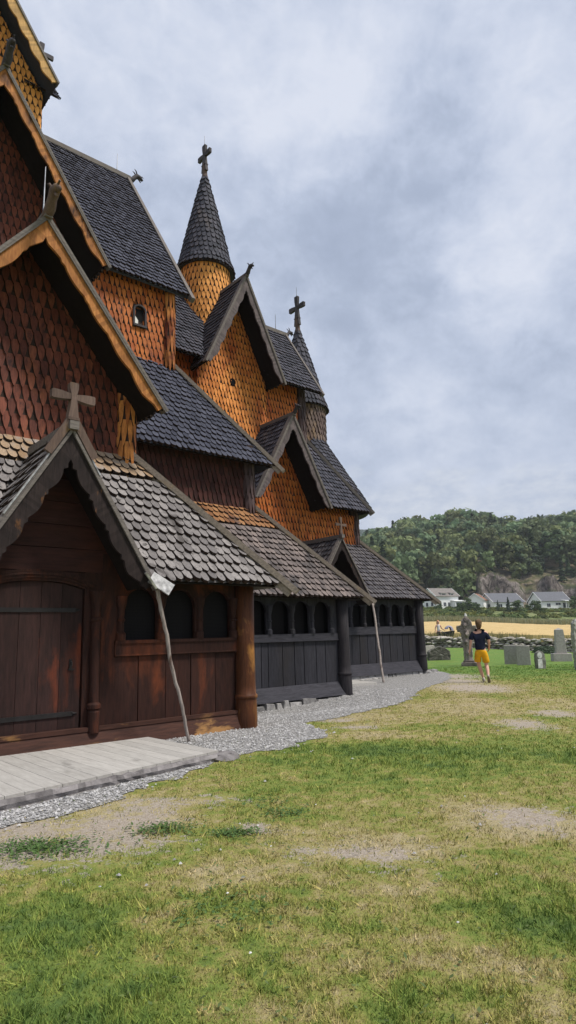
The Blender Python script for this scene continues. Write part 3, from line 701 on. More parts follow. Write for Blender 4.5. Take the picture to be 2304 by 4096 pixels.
# ===== nave aisle (bay 2)
Y2=12.0
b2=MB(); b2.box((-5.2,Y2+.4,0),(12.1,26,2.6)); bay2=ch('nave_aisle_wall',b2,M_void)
xs2=[6.7,7.1,7.5,7.9,8.3,8.72,9.12,9.5,9.71,10.15,10.53,10.84,11.25,11.57,12.1]
plank_wall(xs2,Y2,.3,1.34,M_black,bay2,.022)
mb=MB(); mb.box((6.7,Y2-.04,1.345),(12.15,Y2+.1,1.53)); mb.box((6.7,Y2-.06,1.35),(12.15,Y2-.03,1.375)); ch('sill_beam',mb,M_blackX,bay2)
ops=[(7.6,8.2),(8.38,8.95),(9.1,9.68),(9.83,10.40),(10.55,11.06),(11.22,11.76)]
arcade(Y2,1.53,2.33,2.75,ops,6.7,12.1,M_black,bay2,M_mesh)
mb=MB(); mb.hexa([(6.7,Y2-.2,.0),(12.18,Y2-.2,.0),(12.18,Y2+.1,-.03),(6.7,Y2+.1,-.03),(6.7,Y2-.03,.32),(12.18,Y2-.03,.32),(12.18,Y2+.1,.32),(6.7,Y2+.1,.32)]); ch('base_beam',mb,M_blackX,bay2)
corner_post(12.17,11.95,.165,-.03,2.7,M_colblack,.5)
E2=(12.7,11.6,2.43);T2=(10.7,13.64,4.88)
hipped(E2,T2,M_roofmid,w=.165,h=.205,t=.062,yb=16.5,bands=[(M_roofmid,0,2.45),(M_roofmidtop,2.46,None)])
under_hip(E2,T2,[])
# nave middle storey
w=MB(); shingle_face(w,(5.2,13.64,4.7),(1,0,0),(0,0,1),1.9,lambda v:0,lambda v:5.45,.145,.255,.052,POINT); w.box((5.25,13.7,4.5),(10.6,18,6.3)); ch('nave_middle_wall',w,M_darkred)
w=MB(); w.box((-3.8,13.7,4.0),(5.2,18,6.2)); ch('light_blocker',w,M_shadowwood)  # solid core added out of sight to block light inside the nave
rounded_corner(10.47,13.66,4.68,6.2,.17,M_cornergrey,.10,.45)
EM=(11.05,13.2,6.11);TM=(9.04,15.21,9.15)
skC=under_dormer(3.30,8.27,2.17,5.5)
hipped(EM,TM,M_slate,w=.168,h=.21,t=.06,yb=17.5,skip=lambda P: skC(P) or P.x<5.0 and P.y<14.0 and P.z<8.2 and abs(P.x-3.36)<1.6)
under_hip(EM,TM,[skC])
# nave clerestory
w=MB(); shingle_face(w,(5.9,15.2,9.0),(1,0,0),(0,0,1),2.5,lambda v:0,lambda v:3.05,.145,.255,.052,POINT,skip=lambda P: abs(P.x-7.9)<.17 and 10.1<P.z<10.75); w.box((-2.2,15.26,8.5),(9.0,23,11.3)); 
cl=ch('nave_clerestory_wall',w,M_redorange)
w=MB(); w.box((5.0,15.24,8.4),(5.9,15.3,11)); ch('light_blocker',w,M_shadowwood)  # unseen plate added to block light beside the clerestory
# little arched window
mb=MB(); mb.box((7.76,15.20,10.13),(8.04,15.24,10.62)); ch('window',mb,M_void,cl)
mb=MB(); mb.box((7.70,15.10,10.06),(8.12,15.24,10.12)); mb.box((7.70,15.12,10.12),(7.75,15.24,10.55)); mb.box((8.06,15.12,10.12),(8.11,15.24,10.55))
for k in range(8):
    a0,a1=math.pi*k/8,math.pi*(k+1)/8; p=lambda a,r:(7.905+r*math.cos(a),15.12,10.55+r*.9*math.sin(a))
    mb.prism([p(a0,.155),p(a0,.205),p(a1,.205),p(a1,.155)],(0,.12,0))
ch('window_frame',mb,M_darkcarve,cl)
mb=MB(); mb.hexa([(7.77,15.17,10.14),(7.87,15.17,10.14),(7.87,15.18,10.14),(7.77,15.18,10.14),(7.77,15.17,10.38),(7.87,15.17,10.26),(7.87,15.18,10.26),(7.77,15.18,10.38)]); ch('shutter',mb,M_white,cl)
rounded_corner(8.87,15.2,9.0,11.3,.16,M_cornerorange,.10,.42)
# nave main roof
EN=V((9.37,14.85,11.37)); RN=V((9.37,RY,17.85)); xl=2*XC-9.37
mb=MB(); roof_quad(mb,(xl,EN.y,EN.z),EN,RN,(xl,RY,RN.z),.168,.21,.06,ROUND); nr=ch('roof',mb,M_slate)
mb=MB(); N=V((0,-(RN.z-EN.z),RN.y-EN.y)).normalized(); mb.prism([V((xl,EN.y,EN.z))-N*.05,EN-N*.05,RN-N*.05,V((xl,RY,RN.z))-N*.05],-N*.06); 
q=V((0,2*(RY-EN.y),0)); mb.add([EN+q,V((xl,EN.y,EN.z))+q,V((xl,RY,RN.z)),RN],[(0,1,2,3)]); ch('roof_boarding',mb,M_slate)
w=MB(); w.prism([(9.0,15.3,11.2),(9.0,22.8,11.2),(9.0,RY,17.4)],(-11,0,0)); ch('nave_gable_wall',w,M_orange)
mb=MB(); up=V((.3,-.8,.5)).normalized(); d=(EN-RN).normalized(); mb.beam(RN+V((0,0,.03)),EN+d*.22+V((0,0,.0)),.12,.16,N); mb.beam(RN+V((0,0,.0)),V((9.37,2*RY-EN.y,EN.z)),.12,.16,V((0,.8,.6))); ch('verge_board',mb,M_capdark,nr)
mb=MB(); mb.beam((xl,RY,RN.z+.06),(9.45,RY,RN.z+.06),.16,.16); ch('ridge_board',mb,M_capdark,nr)
mb=MB(); dragon(9.45,RY,RN.z+.0,.75,mb,(1,0)); ch('dragon_head',mb,M_darkcarve,nr,smooth=True)
rod(8.95,RY,RN.z,.85,nr,.018)
# upper transept gable (B)
gb=dormer(3.47,13.2,14.15,2.53,10.27,18.4,14.15,8.4,2.25,M_redwall,M_slate,M_barge_o,M_capdark,'dragon',db=.23,period=.75,fs=.75,label='upper red brown shingled gable wall')
# ===== tower
tw=MB(); shingle_face(tw,(1.2,16.85,13.0),(1,0,0),(0,0,1),7.2,lambda v:0 if v<4.4 else (v-4.4)/1.51,lambda v:4.3 if v<4.4 else 4.3-(v-4.4)/1.51,.155,.26,.05,POINT)
tw.box((1.22,16.9,12.5),(5.48,21.2,17.3)); tw.prism([(1.3,16.9,17.3),(5.4,16.9,17.3),(3.35,16.9,20.5)][::-1],(0,4.3,0)); tw.prism([(5.48,16.95,17.3),(5.48,21.15,17.3),(5.48,RY,20.3)],(-4.2,0,0))
tower=ch('tower',tw,M_yellow)
mb=MB(); shingle_face(mb,(5.49,16.85,13.0),(0,1,0),(0,0,1),4.4,lambda v:0,lambda v:4.3,.155,.26,.05,POINT); ch('tower_side',mb,M_yellow,tower)
for side in (-1,1):
    r=MB(); xe=3.36+side*2.3
    if side>0: roof_quad(r,(xe,16.2,17.45),(xe,21.9,17.45),(3.36,21.9,20.95),(3.36,16.2,20.95),.168,.21,.05)
    else: roof_quad(r,(xe,21.9,17.45),(xe,16.2,17.45),(3.36,16.2,20.95),(3.36,21.9,20.95),.168,.21,.05)
    P=[(xe,16.25,17.38),(xe,21.9,17.38),(3.36,21.9,20.88),(3.36,16.25,20.88)]
    if side<0:P=P[::-1]
    r.prism(P,(0,0,-.08)); ch('roof_slope',r,M_slate,tower)
    ch('bargeboard',scallop(3.36,20.93,2.3,17.43,side,16.15,16.2,.3,.6),M_barge_y,tower)
    c=MB(); d=V((side*2.3,0,-3.5)).normalized(); c.beam((3.36,16.22,21.0),V((xe,16.22,17.5))+d*.1,.2,.06,(side*.8,0,.5)); ch('verge_board',c,M_capdark,tower)
r=MB(); roof_quad(r,(1.5,16.75,17.5),(6.0,16.75,17.5),(6.0,RY,20.75),(1.5,RY,20.75),.168,.21,.05,skip=lambda P: P.x<5.0 and P.z<20.95-1.52*abs(P.x-3.36)); ch('roof_slope',r,M_slate,tower)
mb=MB(); cross(6.12,RY,20.55,.95,.8,.17,'X',mb,stem=.25,th=.08); ch('cross',mb,M_darkcarve,tower)
# ===== turrets
def turret(cx,cy,zb,rd,zc,rc,zt,drum_mat,ztop,cr):
    mb=MB(); round_shingles(mb,cx,cy,zb,rd,zc+.05,rd,.16,.27,.05,POINT); mb.lathe(cx,cy,[(rd-.02,zb-.2),(rd-.02,zc+.1)],32); t=ch('turret',mb,drum_mat)
    mb=MB(); L0=zc+.45
    round_shingles(mb,cx,cy,zc,rc,zc+.42,rc*.885,.168,.21,.06,ROUND); round_shingles(mb,cx,cy,zc+.42,rc*.885,zt-.05,.09,.17,.24,.05,ROUND,bow=.02)
    mb.lathe(cx,cy,[(rd*.9,zc+.02),(rc-.02,zc-.01),(rc*.87,zc+.42),(.06,zt)],32); c=ch('cone_roof',mb,M_slate2,t)
    f=MB(); f.lathe(cx,cy,[(.13,zt-.18),(.13,zt-.08),(.11,zt),(.085,zt+(ztop-zt)*.38)],12); ch('spire_foot',f,M_cross,t)
    f=MB(); H=ztop-zt; cross(cx,cy,zt+H*.12,H*.88,H*.62,cr,'Y',f,stem=.3,th=.1); ch('cross',f,M_darkcarve,t)
    rod(cx+.0,cy,ztop-.1,.55,t,.016); return t
turret(12.69,RY,10.6,.93,15.3,1.12,19.68,M_yellow,21.05,.22)
turret(17.45,RY,8.2,1.02,10.75,1.16,14.5,M_pinkbrown,16.05,.22)
# ===== chancel (bay 3)
Y3=15.3
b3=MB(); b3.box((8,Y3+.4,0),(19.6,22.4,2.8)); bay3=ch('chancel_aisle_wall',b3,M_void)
xs3=[12.3,12.8,13.2,13.6,14.0,14.4,14.8,15.2,15.6,16.0,16.39,16.78,17.19,17.57,17.94,18.32,18.64,18.99,19.42,19.7]
plank_wall(xs3,Y3,.48,1.47,M_black,bay3,.025)
mb=MB(); mb.box((12.3,Y3-.04,1.475),(19.72,Y3+.1,1.735)); ch('sill_beam',mb,M_blackX,bay3)
ops=[(15.38,15.95),(16.06,16.62),(16.74,17.29),(17.41,17.95),(18.07,18.63),(18.77,19.32)]; ops=[(14.0,14.57),(14.7,15.26)]+ops
arcade(Y3,1.735,2.53,2.95,ops,12.3,19.7,M_black,bay3,M_void)
mb=MB(); mb.hexa([(12.3,Y3-.2,.12),(19.72,Y3-.2,.12),(19.72,Y3+.1,.12),(12.3,Y3+.1,.12),(12.3,Y3-.03,.49),(19.72,Y3-.03,.49),(19.72,Y3+.1,.49),(12.3,Y3+.1,.49)]); ch('base_beam',mb,M_blackX,bay3)
corner_post(19.60,15.22,.16,.14,2.9,M_colblack,.67)
E3=V((20.12,14.95,2.71));T3=V((18.17,16.9,5.03))
S_D=(15.1,4.62,1.37,2.52); skS=under_dormer(*S_D)
E_D=(14.05,8.93,1.62,5.93); skE=under_dormer(*E_D)
hipped(E3,T3,M_rooffar,skip=skS,w=.165,h=.205,t=.062,yb=19.05,left_edge=9.0,capw=.19)
under_hip(E3,T3,[skS],left=9.0)
gs=dormer(15.1,14.72,4.62,1.37,2.52,16.6,15.4,2.6,.0,M_shadowwood,M_rooffar,M_barge_d,M_capdark,None,db=.2,period=.5,wall=False,cap=.05)
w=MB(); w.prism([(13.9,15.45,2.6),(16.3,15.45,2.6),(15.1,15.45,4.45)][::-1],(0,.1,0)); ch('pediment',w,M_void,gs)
mb=MB(); cross(15.1,14.7,4.6,.72,.5,.10,'X',mb,stem=.35,th=.05); ch('cross',mb,M_cross,gs)
# chancel middle storey
w=MB(); shingle_face(w,(9.5,16.9,4.8),(1,0,0),(0,0,1),1.7,lambda v:0,lambda v:8.55,.145,.255,.052,POINT,skip=lambda P: abs(P.x-14.05)<1.3); w.box((9.5,16.96,4.5),(18.0,21.5,6.5)); ch('chancel_middle_wall',w,M_redorange)
rounded_corner(18.02,16.86,4.75,6.6,.20,M_cornergrey,.10,.42)
E4=V((18.18,16.1,6.04));T4=V((16.52,17.77,8.94))
hipped(E4,T4,M_slate2,skip=skE,w=.165,h=.205,t=.062,yb=19.05,left_edge=8.8,capw=.14,capmat=M_capdark,tail=.15)
under_hip(E4,T4,[skE],left=8.8)
ge=dormer(14.05,15.75,8.93,1.62,5.93,18.2,16.66,4.6,1.45,M_redorange,M_slate2,M_barge_g,M_capdark,'dragon',db=.24,period=.6,fs=.55,label='lower orange red shingled chancel gable')
# wider lower part of that wall
w=MB(); shingle_face(w,(11.6,16.72,4.6),(1,0,0),(0,0,1),1.35,lambda v:0,lambda v:6.3,.145,.255,.052,POINT,skip=lambda P: abs(P.x-14.05)<1.42); w.box((11.6,16.78,4.4),(17.9,17,5.9)); ch('chancel_wall_band',w,M_redorange)
# chancel upper storey
w=MB(); shingle_face(w,(9.3,17.7,8.2),(1,0,0),(0,0,1),2.9,lambda v:0,lambda v:7.1,.145,.255,.052,POINT,skip=lambda P: abs(P.x-12.78)<1.45); w.box((9,17.76,8),(16.4,20.4,11.0)); ch('chancel_upper_wall',w,M_orange)
rounded_corner(16.22,17.68,8.7,11,.17,M_cornergrey,.10,.42)
E5=V((16.72,17.0,10.78)); R5=V((16.72,RY,13.98)); D_D=(12.78,14.1,1.66,10.52); skD=under_dormer(*D_D)
mb=MB(); roof_quad(mb,(8.9,17.0,10.78),(12.78,17.0,10.78),(12.78,RY,13.98),(8.9,RY,13.98),.168,.205,.06,ROUND,skip=skD); ch('roof',mb,M_slate2)
mb=MB(); roof_quad(mb,(12.78,17.0,10.78),E5,R5,(12.78,RY,13.98),.168,.205,.06,ROUND,skip=skD); cr=ch('roof',mb,M_slate2)
under_hip(E5,(16.72,RY,13.98),[skD],left=8.9)
mb=MB(); mb.add([(16.72,RY,13.9),(16.72,21.1,10.7),(8.9,21.1,10.7),(8.9,RY,13.9)],[(0,1,2,3)]); mb.prism([(16.4,17.8,10.7),(16.4,20.3,10.7),(16.4,RY,13.6)],(-7,0,0)); ch('chancel_roof_back',mb,M_slate2)
N=V((0,-(3.2),2.05)).normalized(); d=(E5-R5).normalized()
mb=MB(); mb.beam(R5+V((0,0,.03)),E5+d*.15,.1,.14,N); ch('verge_board',mb,M_capdark,cr)
mb=MB(); mb.beam((8.9,RY,14.04),(16.8,RY,14.04),.14,.14); ch('ridge_board',mb,M_capdark,cr)
mb=MB(); dragon(16.75,RY,13.98,.6,mb,(1,0)); ch('dragon_head',mb,M_darkcarve,cr,smooth=True)
rod(16.2,RY,14.0,.8,cr,.018)
gd=dormer(12.78,16.6,14.1,1.66,10.52,19.0,17.5,8.2,1.5,M_orange,M_slate2,M_barge_g,M_capdark,'dragon',db=.26,period=.62,fs=.6,label='upper bright orange shingled chancel gable',skipwall=lambda P: (P.x-12.78)**2+(P.z-10.42)**2<.02)
mb=MB(); mb.tube([(12.78,17.45,10.42),(12.78,17.6,10.42)],[.13,.13],14); ch('vent_hole',mb,M_void,gd)
# apse : round middle roof and wall
mb=MB(); round_shingles(mb,17.45,RY,6.42,2.72,9.3,1.0,.2,.215,.055,ROUND,-math.pi*.6,math.pi*.6); mb.lathe(17.45,RY,[(2.62,6.27),(2.66,6.37),(.95,9.25)],48); ch('apse_roof',mb,M_slate2)
mb=MB(); mb.lathe(17.45,RY,[(2.05,3.5),(2.05,6.5)],40); ch('apse_wall',mb,M_darkred)
mb=MB(); mb.lathe(17.0,RY,[(2.9,0),(2.9,3.0),(2.6,4.0)],40); ch('apse_wall',mb,M_black)
for (x_,ya,yb_,z_,m_,p_) in ((6.6,Y1+.02,12.0,2.7,M_plank,bay1),(.1,Y1+.02,12.0,2.7,M_plank,bay1),(12.14,Y2+.02,15.6,2.7,M_black,bay2),(19.66,Y3+.02,18.5,2.9,M_black,bay3)):
    mb=MB(); y=ya
    while y<yb_: mb.box((x_-.04,y+.008,.0),(x_+random.random()*.01,min(y+.4,yb_),z_)); y+=.4
    ch('end_wall',mb,m_,p_)
# foundation stones (parts of the church)
def stones(x0,x1,y,z0,z1):
    mb=MB(); x=x0; i=0
    while x<x1:
        L=.2+.35*random.random(); H=(z1-z0)*(.75+.4*random.random()); mb.hexa([(x+random.uniform(0,.03),y-.03*random.random(),z0-.04),(x+L*.9,y-.03*random.random(),z0-.04),(x+L*.9,y+.2,z0-.04),(x,y+.2,z0-.04),(x+random.uniform(0,.05),y+.03*random.random(),z0+H),(x+L*.9-random.uniform(0,.05),y+.03*random.random(),z0+H*random.uniform(.85,1)),(x+L*.9,y+.2,z0+H),(x,y+.2,z0+H)]); x+=L*.92; i+=1
    x=x0
    while x<x1:
        L=.12+.3*random.random(); 
        if random.random()<.5: mb.blob((x+L/2,y-.1-.06*random.random(),z0+.0),L*.5,.1,.05,.25,1,i+x0)
        x+=L; i+=1
    return ch('stone_foundation',mb,M_found,bevel=.02)
stones(7.2,12.3,11.76,-.20,-.01); stones(15.7,20.05,15.14,.0,.15)
mb=MB(); mb.blob((19.85,15.3,.02),.28,.25,.12,.15,1,5); mb.blob((20.25,15.3,-.02),.3,.25,.08,.2,1,8); ch('stone_foundation',mb,M_found)
# ===== platform of pale boards on a stone edge
plat=empty('entrance_platform',(2.4,7.4,0),'low pale board platform with a dark stone edge before the church door','platform')
M_deck=wood('bleached_deck_boards',(0.317,0.300,0.276),(0.440,0.422,0.391),(0.220,0.209,0.191),(.62,.72),axis='Y',pscale=2.5,rough=.85,bump=.25,iv=(.9,1.05))
mb=MB(); y0=6.13
xs=np.arange(-.4,4.7,.19)
for i,xx in enumerate(xs):
    x1=xx+.184; f=lambda x: 6.02+.155*(x-0)+.004*x*x; xa,xb=xx,x1
    mb.hexa([(xa,f(xa),.085),(xb,f(xb),.085),(xb,8.68-.02*xb,.085),(xa,8.68-.02*xa,.085),(xa,f(xa),.122),(xb,f(xb),.122+.002*random.random()),(xb,8.68-.02*xb,.122),(xa,8.68-.02*xa,.122)])
mesh_obj('deck',mb,M_deck,plat)
mb=MB(); 
n=60; P=[]; 
for i in range(n+1):
    x=-.5+5.32*i/n; f=6.02+.155*x+.004*x*x; P.append((x,f-.05+.03*noise.noise(V((x*4,0,0)))))
for i in range(n):
    a,b=P[i],P[i+1]; j=.02*noise.noise(V((i*.9,3,0))); j2=.02*noise.noise(V(((i+1)*.9,3,0)))
    prof=lambda p,jj:[(p[0],p[1]+.25,.083),(p[0],p[1]+.01,.10+jj),(p[0],p[1]-.015+jj,.06),(p[0],p[1]+.0-jj,.02),(p[0],p[1]-.02,-.03)]
    A,B=prof(a,j),prof(b,j2)
    for k in range(4): mb.add([A[k],B[k],B[k+1],A[k+1]],[(0,3,2,1)])
mb.box((4.66,6.75,-.03),(4.86,8.35,.085)); mb.blob((4.8,6.85,.02),.22,.2,.085,.2,1,3)
mesh_obj('stone_edge',mb,M_slab,plat)
st=empty('door_step',(14.6,14.0,0),'thin pale stone step at the far aisle wall by the second pole','step')
mb=MB(); mb.hexa([(13.1,13.6,.0),(14.75,13.15,.0),(15.1,14.4,.0),(13.1,14.9,.0),(13.1,13.62,.09),(14.75,13.17,.09),(15.1,14.4,.09),(13.1,14.9,.09)]); mesh_obj('step_slab',mb,M_deck,st,bevel=.01); mb=MB(); mb.hexa([(13.1,13.58,-.05),(14.77,13.13,-.05),(15.1,14.4,-.05),(13.1,14.9,-.05),(13.1,13.6,.0),(14.75,13.15,.0),(15.1,14.4,.0),(13.1,14.9,.0)]); mesh_obj('step_riser',mb,M_slab,st)
# ===== crooked drain poles
def pole(p0,p1,r0,r1,name,label,seed,group=None):
    mb=MB(); p0,p1=V(p0),V(p1); n=26; P=[];R_=[]
    for i in range(n+1):
        f=i/n; q=p0.lerp(p1,f); w_=V((noise.noise(V((f*3,seed,0))),noise.noise(V((f*3,seed,7))),0))*.055*math.sin(math.pi*f)+V((noise.noise(V((f*14,seed,0))),noise.noise(V((f*14,seed,7))),0))*.014
        P.append(q+w_); R_.append((r0+(r1-r0)*f)*(1+.14*noise.noise(V((f*22,seed,1)))))
    mb.tube(P,R_,9); o=mesh_obj(name,mb,M_pole,smooth=True)
    return tag(o,label,'wooden pole',group)
pole((5.27,8.37,-.02),(4.70,8.36,2.24),.023,.031,'support_pole','crooked bare pole leaning from the porch gable foot to the gravel by the platform',3,'crooked poles under the gable feet')
pole((15.52,13.56,-.02),(16.38,14.62,2.48),.035,.038,'support_pole','crooked bare pole at the far small gable, standing by the thin stone step',8,'crooked poles under the gable feet')
#--P3--
# ------------------------------------------------------------------ churchyard
def at(d,l): return (d*FH[0]+l*RH[0], d*FH[1]+l*RH[1])
def stone_thing(name,label,cat,x,y,group=None):
    z=ground_z(x,y); e=empty(name,(x,y,z),label,cat,group); return e
FX=V((RH[0],RH[1],0)); FY=V((FH[0],FH[1],0)); FZ=V((0,0,1))
def L2W(o,yaw=0):
    c,s=math.cos(yaw),math.sin(yaw); X=FX*c+FY*s; Y=-FX*s+FY*c; b=V(o.location)
    return lambda x,y,z: b+X*x+Y*y+FZ*z
def slab(mb,f,poly,y0,y1): # poly in local x,z
    mb.prism([f(a,y0,b) for a,b in poly],f(0,y1,0)-f(0,y0,0))
def rough_obj(name,mb,mat,parent,amp=.012,bev=.015,sub=2):
    o=mesh_obj(name,mb,mat,parent)
    b=o.modifiers.new('bevel','BEVEL'); b.width=bev; b.segments=2
    if sub:
        s=o.modifiers.new('sub','SUBSURF'); s.subdivision_type='SIMPLE'; s.levels=sub; s.render_levels=sub
        t=bpy.data.textures.get('rough') or bpy.data.textures.new('rough','CLOUDS'); t.noise_scale=.12
        d=o.modifiers.new('disp','DISPLACE'); d.texture=t; d.strength=amp*2; d.texture_coords='LOCAL'
    return o
o=stone_thing('gravestone','plain light grey slab gravestone half hidden behind the last church column','gravestone',28.2,21.4); f=L2W(o,.5); mb=MB(); slab(mb,f,[(-.33,-.05),(.33,-.05),(.33,.56),(.28,.60),(-.30,.58)],-.08,.08); rough_obj('slab',mb,M_grave1,o)
o=stone_thing('gravestone','low dark roughly hewn gravestone with a blunt peaked top near the church corner','gravestone',26.7,19.7); f=L2W(o,.15); mb=MB(); slab(mb,f,[(-.56,-.05),(.55,-.05),(.56,.42),(.28,.60),(-.02,.66),(-.36,.54),(-.55,.40)],-.14,.14); rough_obj('stone_block',mb,M_grave2,o,.03,.03,3)
o=stone_thing('cross_monument','tall brown lichen covered stone cross monument topped with a small white bird figure','gravestone',24.35,16.45)
f=L2W(o,-.25); mb=MB(); slab(mb,f,[(-.30,-.05),(.36,-.05),(.36,.12),(.30,.16),(-.25,.16),(-.30,.12)],-.26,.26); slab(mb,f,[(-.22,.16),(.26,.16),(.24,.24),(-.20,.24)],-.2,.2); rough_obj('base',mb,M_grave3,o,.02,.02)
mb=MB(); slab(mb,f,[(-.15,.24),(.19,.24),(.22,1.1),(.26,1.42),(.42,1.46),(.46,1.56),(.42,1.68),(.28,1.7),(.22,1.92),(.10,2.05),(-.04,2.06),(-.16,1.92),(-.2,1.72),(-.36,1.68),(-.40,1.56),(-.34,1.46),(-.22,1.42),(-.18,1.1)],-.12,.12); rough_obj('shaft',mb,M_grave3,o,.05,.02,3)
mb=MB(); 
for k,(a,b,r) in enumerate(((.0,1.0,.12),(.05,1.35,.13),(-.03,1.7,.11),(.03,.55,.10),(.0,1.98,.09))): mb.blob(f(a,-.12,b),r,.06,r*1.3,.25,1,k)
rough_obj('carved_relief',mb,M_grave3,o,.02,.01,1)
mb=MB(); mb.blob(f(.03,0,2.14),.07,.06,.055,.1,2,1); mb.blob(f(.03,-.02,2.21),.032,.032,.035,.05,1,2); mb.tube([f(.05,.03,2.13),f(.09,.06,2.09)],[.035,.012],6); mesh_obj('bird_figure',mb,M_white,o,smooth=True)
for i,(x,y,w,h,lab) in enumerate(((26.28,15.55,.58,.82,'left slab of the touching pair of grey granite gravestones'),(25.98,14.80,.56,.84,'right slab of the touching pair of grey granite gravestones'))):
    o=stone_thing('gravestone',lab,'gravestone',x,y,'pair of touching grey slabs'); f=L2W(o,-.35+.1*i); mb=MB(); slab(mb,f,[(-w/2,-.05),(w/2,-.05),(w/2-.01,h-.05*i),(-w/2+.01,h)],-.09,.09); rough_obj('slab',mb,M_grave1,o,.006,.02,1)
o=stone_thing('gravestone','small pale rounded lichen stone with a white oval emblem','gravestone',23.84,12.91); f=L2W(o,.1); mb=MB(); slab(mb,f,[(-.17,-.05),(.19,-.05),(.21,.3),(.19,.52),(.10,.64),(-.04,.67),(-.15,.60),(-.20,.45),(-.20,.2)],-.07,.07); rough_obj('stone_block',mb,M_grave4,o,.02,.02,2)
mb=MB(); n=20; ring=[(.095*math.cos(2*math.pi*k/n)-.03,.115*math.sin(2*math.pi*k/n)+.50) for k in range(n)]; slab(mb,f,ring,-.10,-.085); rin=[(.03*math.cos(2*math.pi*k/n)-.03,.03*math.sin(2*math.pi*k/n)+.50) for k in range(n)]; slab(mb,f,rin,-.115,-.1); mesh_obj('oval_emblem',mb,M_white,o)
mb=MB(); slab(mb,f,[(-.13,.02),(.05,.02),(.05,.36),(-.13,.36)],-.10,-.085); mesh_obj('inscription_plate',mb,M_white,o)
o=stone_thing('obelisk_gravestone','tall grey granite obelisk on a square base before the dry stone wall','gravestone',29.7,15.0); f=L2W(o,-.15)
mb=MB(); mb.hexa([f(-.42,-.3,-.05),f(.42,-.3,-.05),f(.42,.3,-.05),f(-.42,.3,-.05),f(-.41,-.29,.36),f(.41,-.29,.36),f(.41,.29,.36),f(-.41,.29,.36)]); rough_obj('base',mb,M_grave1,o,.008,.02,1)
mb=MB(); mb.hexa([f(-.24,-.17,.36),f(.24,-.17,.36),f(.24,.17,.36),f(-.24,.17,.36),f(-.18,-.13,1.44),f(.18,-.13,1.44),f(.18,.13,1.44),f(-.18,.13,1.44)]); P=[f(-.18,-.13,1.44),f(.18,-.13,1.44),f(.18,.13,1.44),f(-.18,.13,1.44),f(0,0,1.53)]; mb.add(P,[(0,1,4),(1,2,4),(2,3,4),(3,0,4)]); rough_obj('shaft',mb,M_grave1,o,.006,.01,1)
o=stone_thing('stone_pillar','tall dark lichen spotted stone pillar at the right edge of the lawn','gravestone',23.75,11.35); f=L2W(o,.1); mb=MB(); slab(mb,f,[(-.12,-.05),(.3,-.05),(.3,1.5),(.2,1.78),(.05,1.82),(-.1,1.66),(-.16,1.0)],-.12,.12); rough_obj('shaft',mb,M_grave4,o,.05,.02,3)
M_red=plain('red_petals',(.55,.03,.02),.6); M_leafd=plain('dark_foliage',(.03,.055,.025),.8,0,20,.5)
o=stone_thing('grave_flowers','small red flowers in the grass beside the paired grey slabs','flowers',26.5,14.42); mb=MB()
for k in range(16): mb.blob((26.5+random.uniform(-.08,.08),14.42+random.uniform(-.08,.08),ground_z(26.5,14.4)+.04+random.random()*.06),.028,.028,.02,.2,1,k)
mesh_obj('petals',mb,M_red,o); mb=MB()
for k in range(10): a=random.random()*6.28; mb.tube([(26.5,14.42,ground_z(26.5,14.4)),(26.5+.07*math.cos(a),14.42+.07*math.sin(a),ground_z(26.5,14.4)+.07)],[.008,.004],4)
mesh_obj('leaves',mb,M_leafd,o)
# dry stone wall across the back of the churchyard
dw=empty('dry_stone_wall',(*at(44,14),0),'long low dry stone wall of grey boulders behind the gravestones','wall')
mb=MB(); core=MB(); l=-4.0; prev=None
while l<52:
    d=wall_d(l); x,y=at(d,l); gz=ground_z(x,y); H=.64+.05*noise.noise(V((l*.4,0,0)))
    z=gz-.05; row=0
    z0=z
    while z<gz+H:
        h=.11+.10*random.random(); w=.20+.36*random.random() 
        for dd in (0,):
            q=at(d-.18-.04*random.random()+row*.015,l+(row%2)*.2+random.uniform(-.08,.08)); mb.blob((q[0],q[1],z+h*.5),w*.58,.2,h*.60,.16,1,l*3+row)
        z+=h*.93; row+=1
    if random.random()<.8:
        q=at(d,l); mb.blob((q[0],q[1],z+.01),.26+.2*random.random(),.2,.06+.05*random.random(),.2,1,l*5)
    if prev:
        a,b=prev,(d,l,gz,H)
        P=[at(a[0]-.08,a[1]),at(b[0]-.08,b[1]),at(b[0]+.35,b[1]),at(a[0]+.35,a[1])]
        core.hexa([(*P[0],a[2]-.1),(*P[1],b[2]-.1),(*P[2],b[2]-.1),(*P[3],a[2]-.1),(*P[0],a[2]+a[3]*.93),(*P[1],b[2]+b[3]*.93),(*P[2],b[2]+b[3]*.93),(*P[3],a[2]+a[3]*.93)])
    prev=(d,l,gz,H); l+=.31
mesh_obj('stones',mb,M_wallstone,dw); mesh_obj('wall_core',core,M_wallgap,dw)
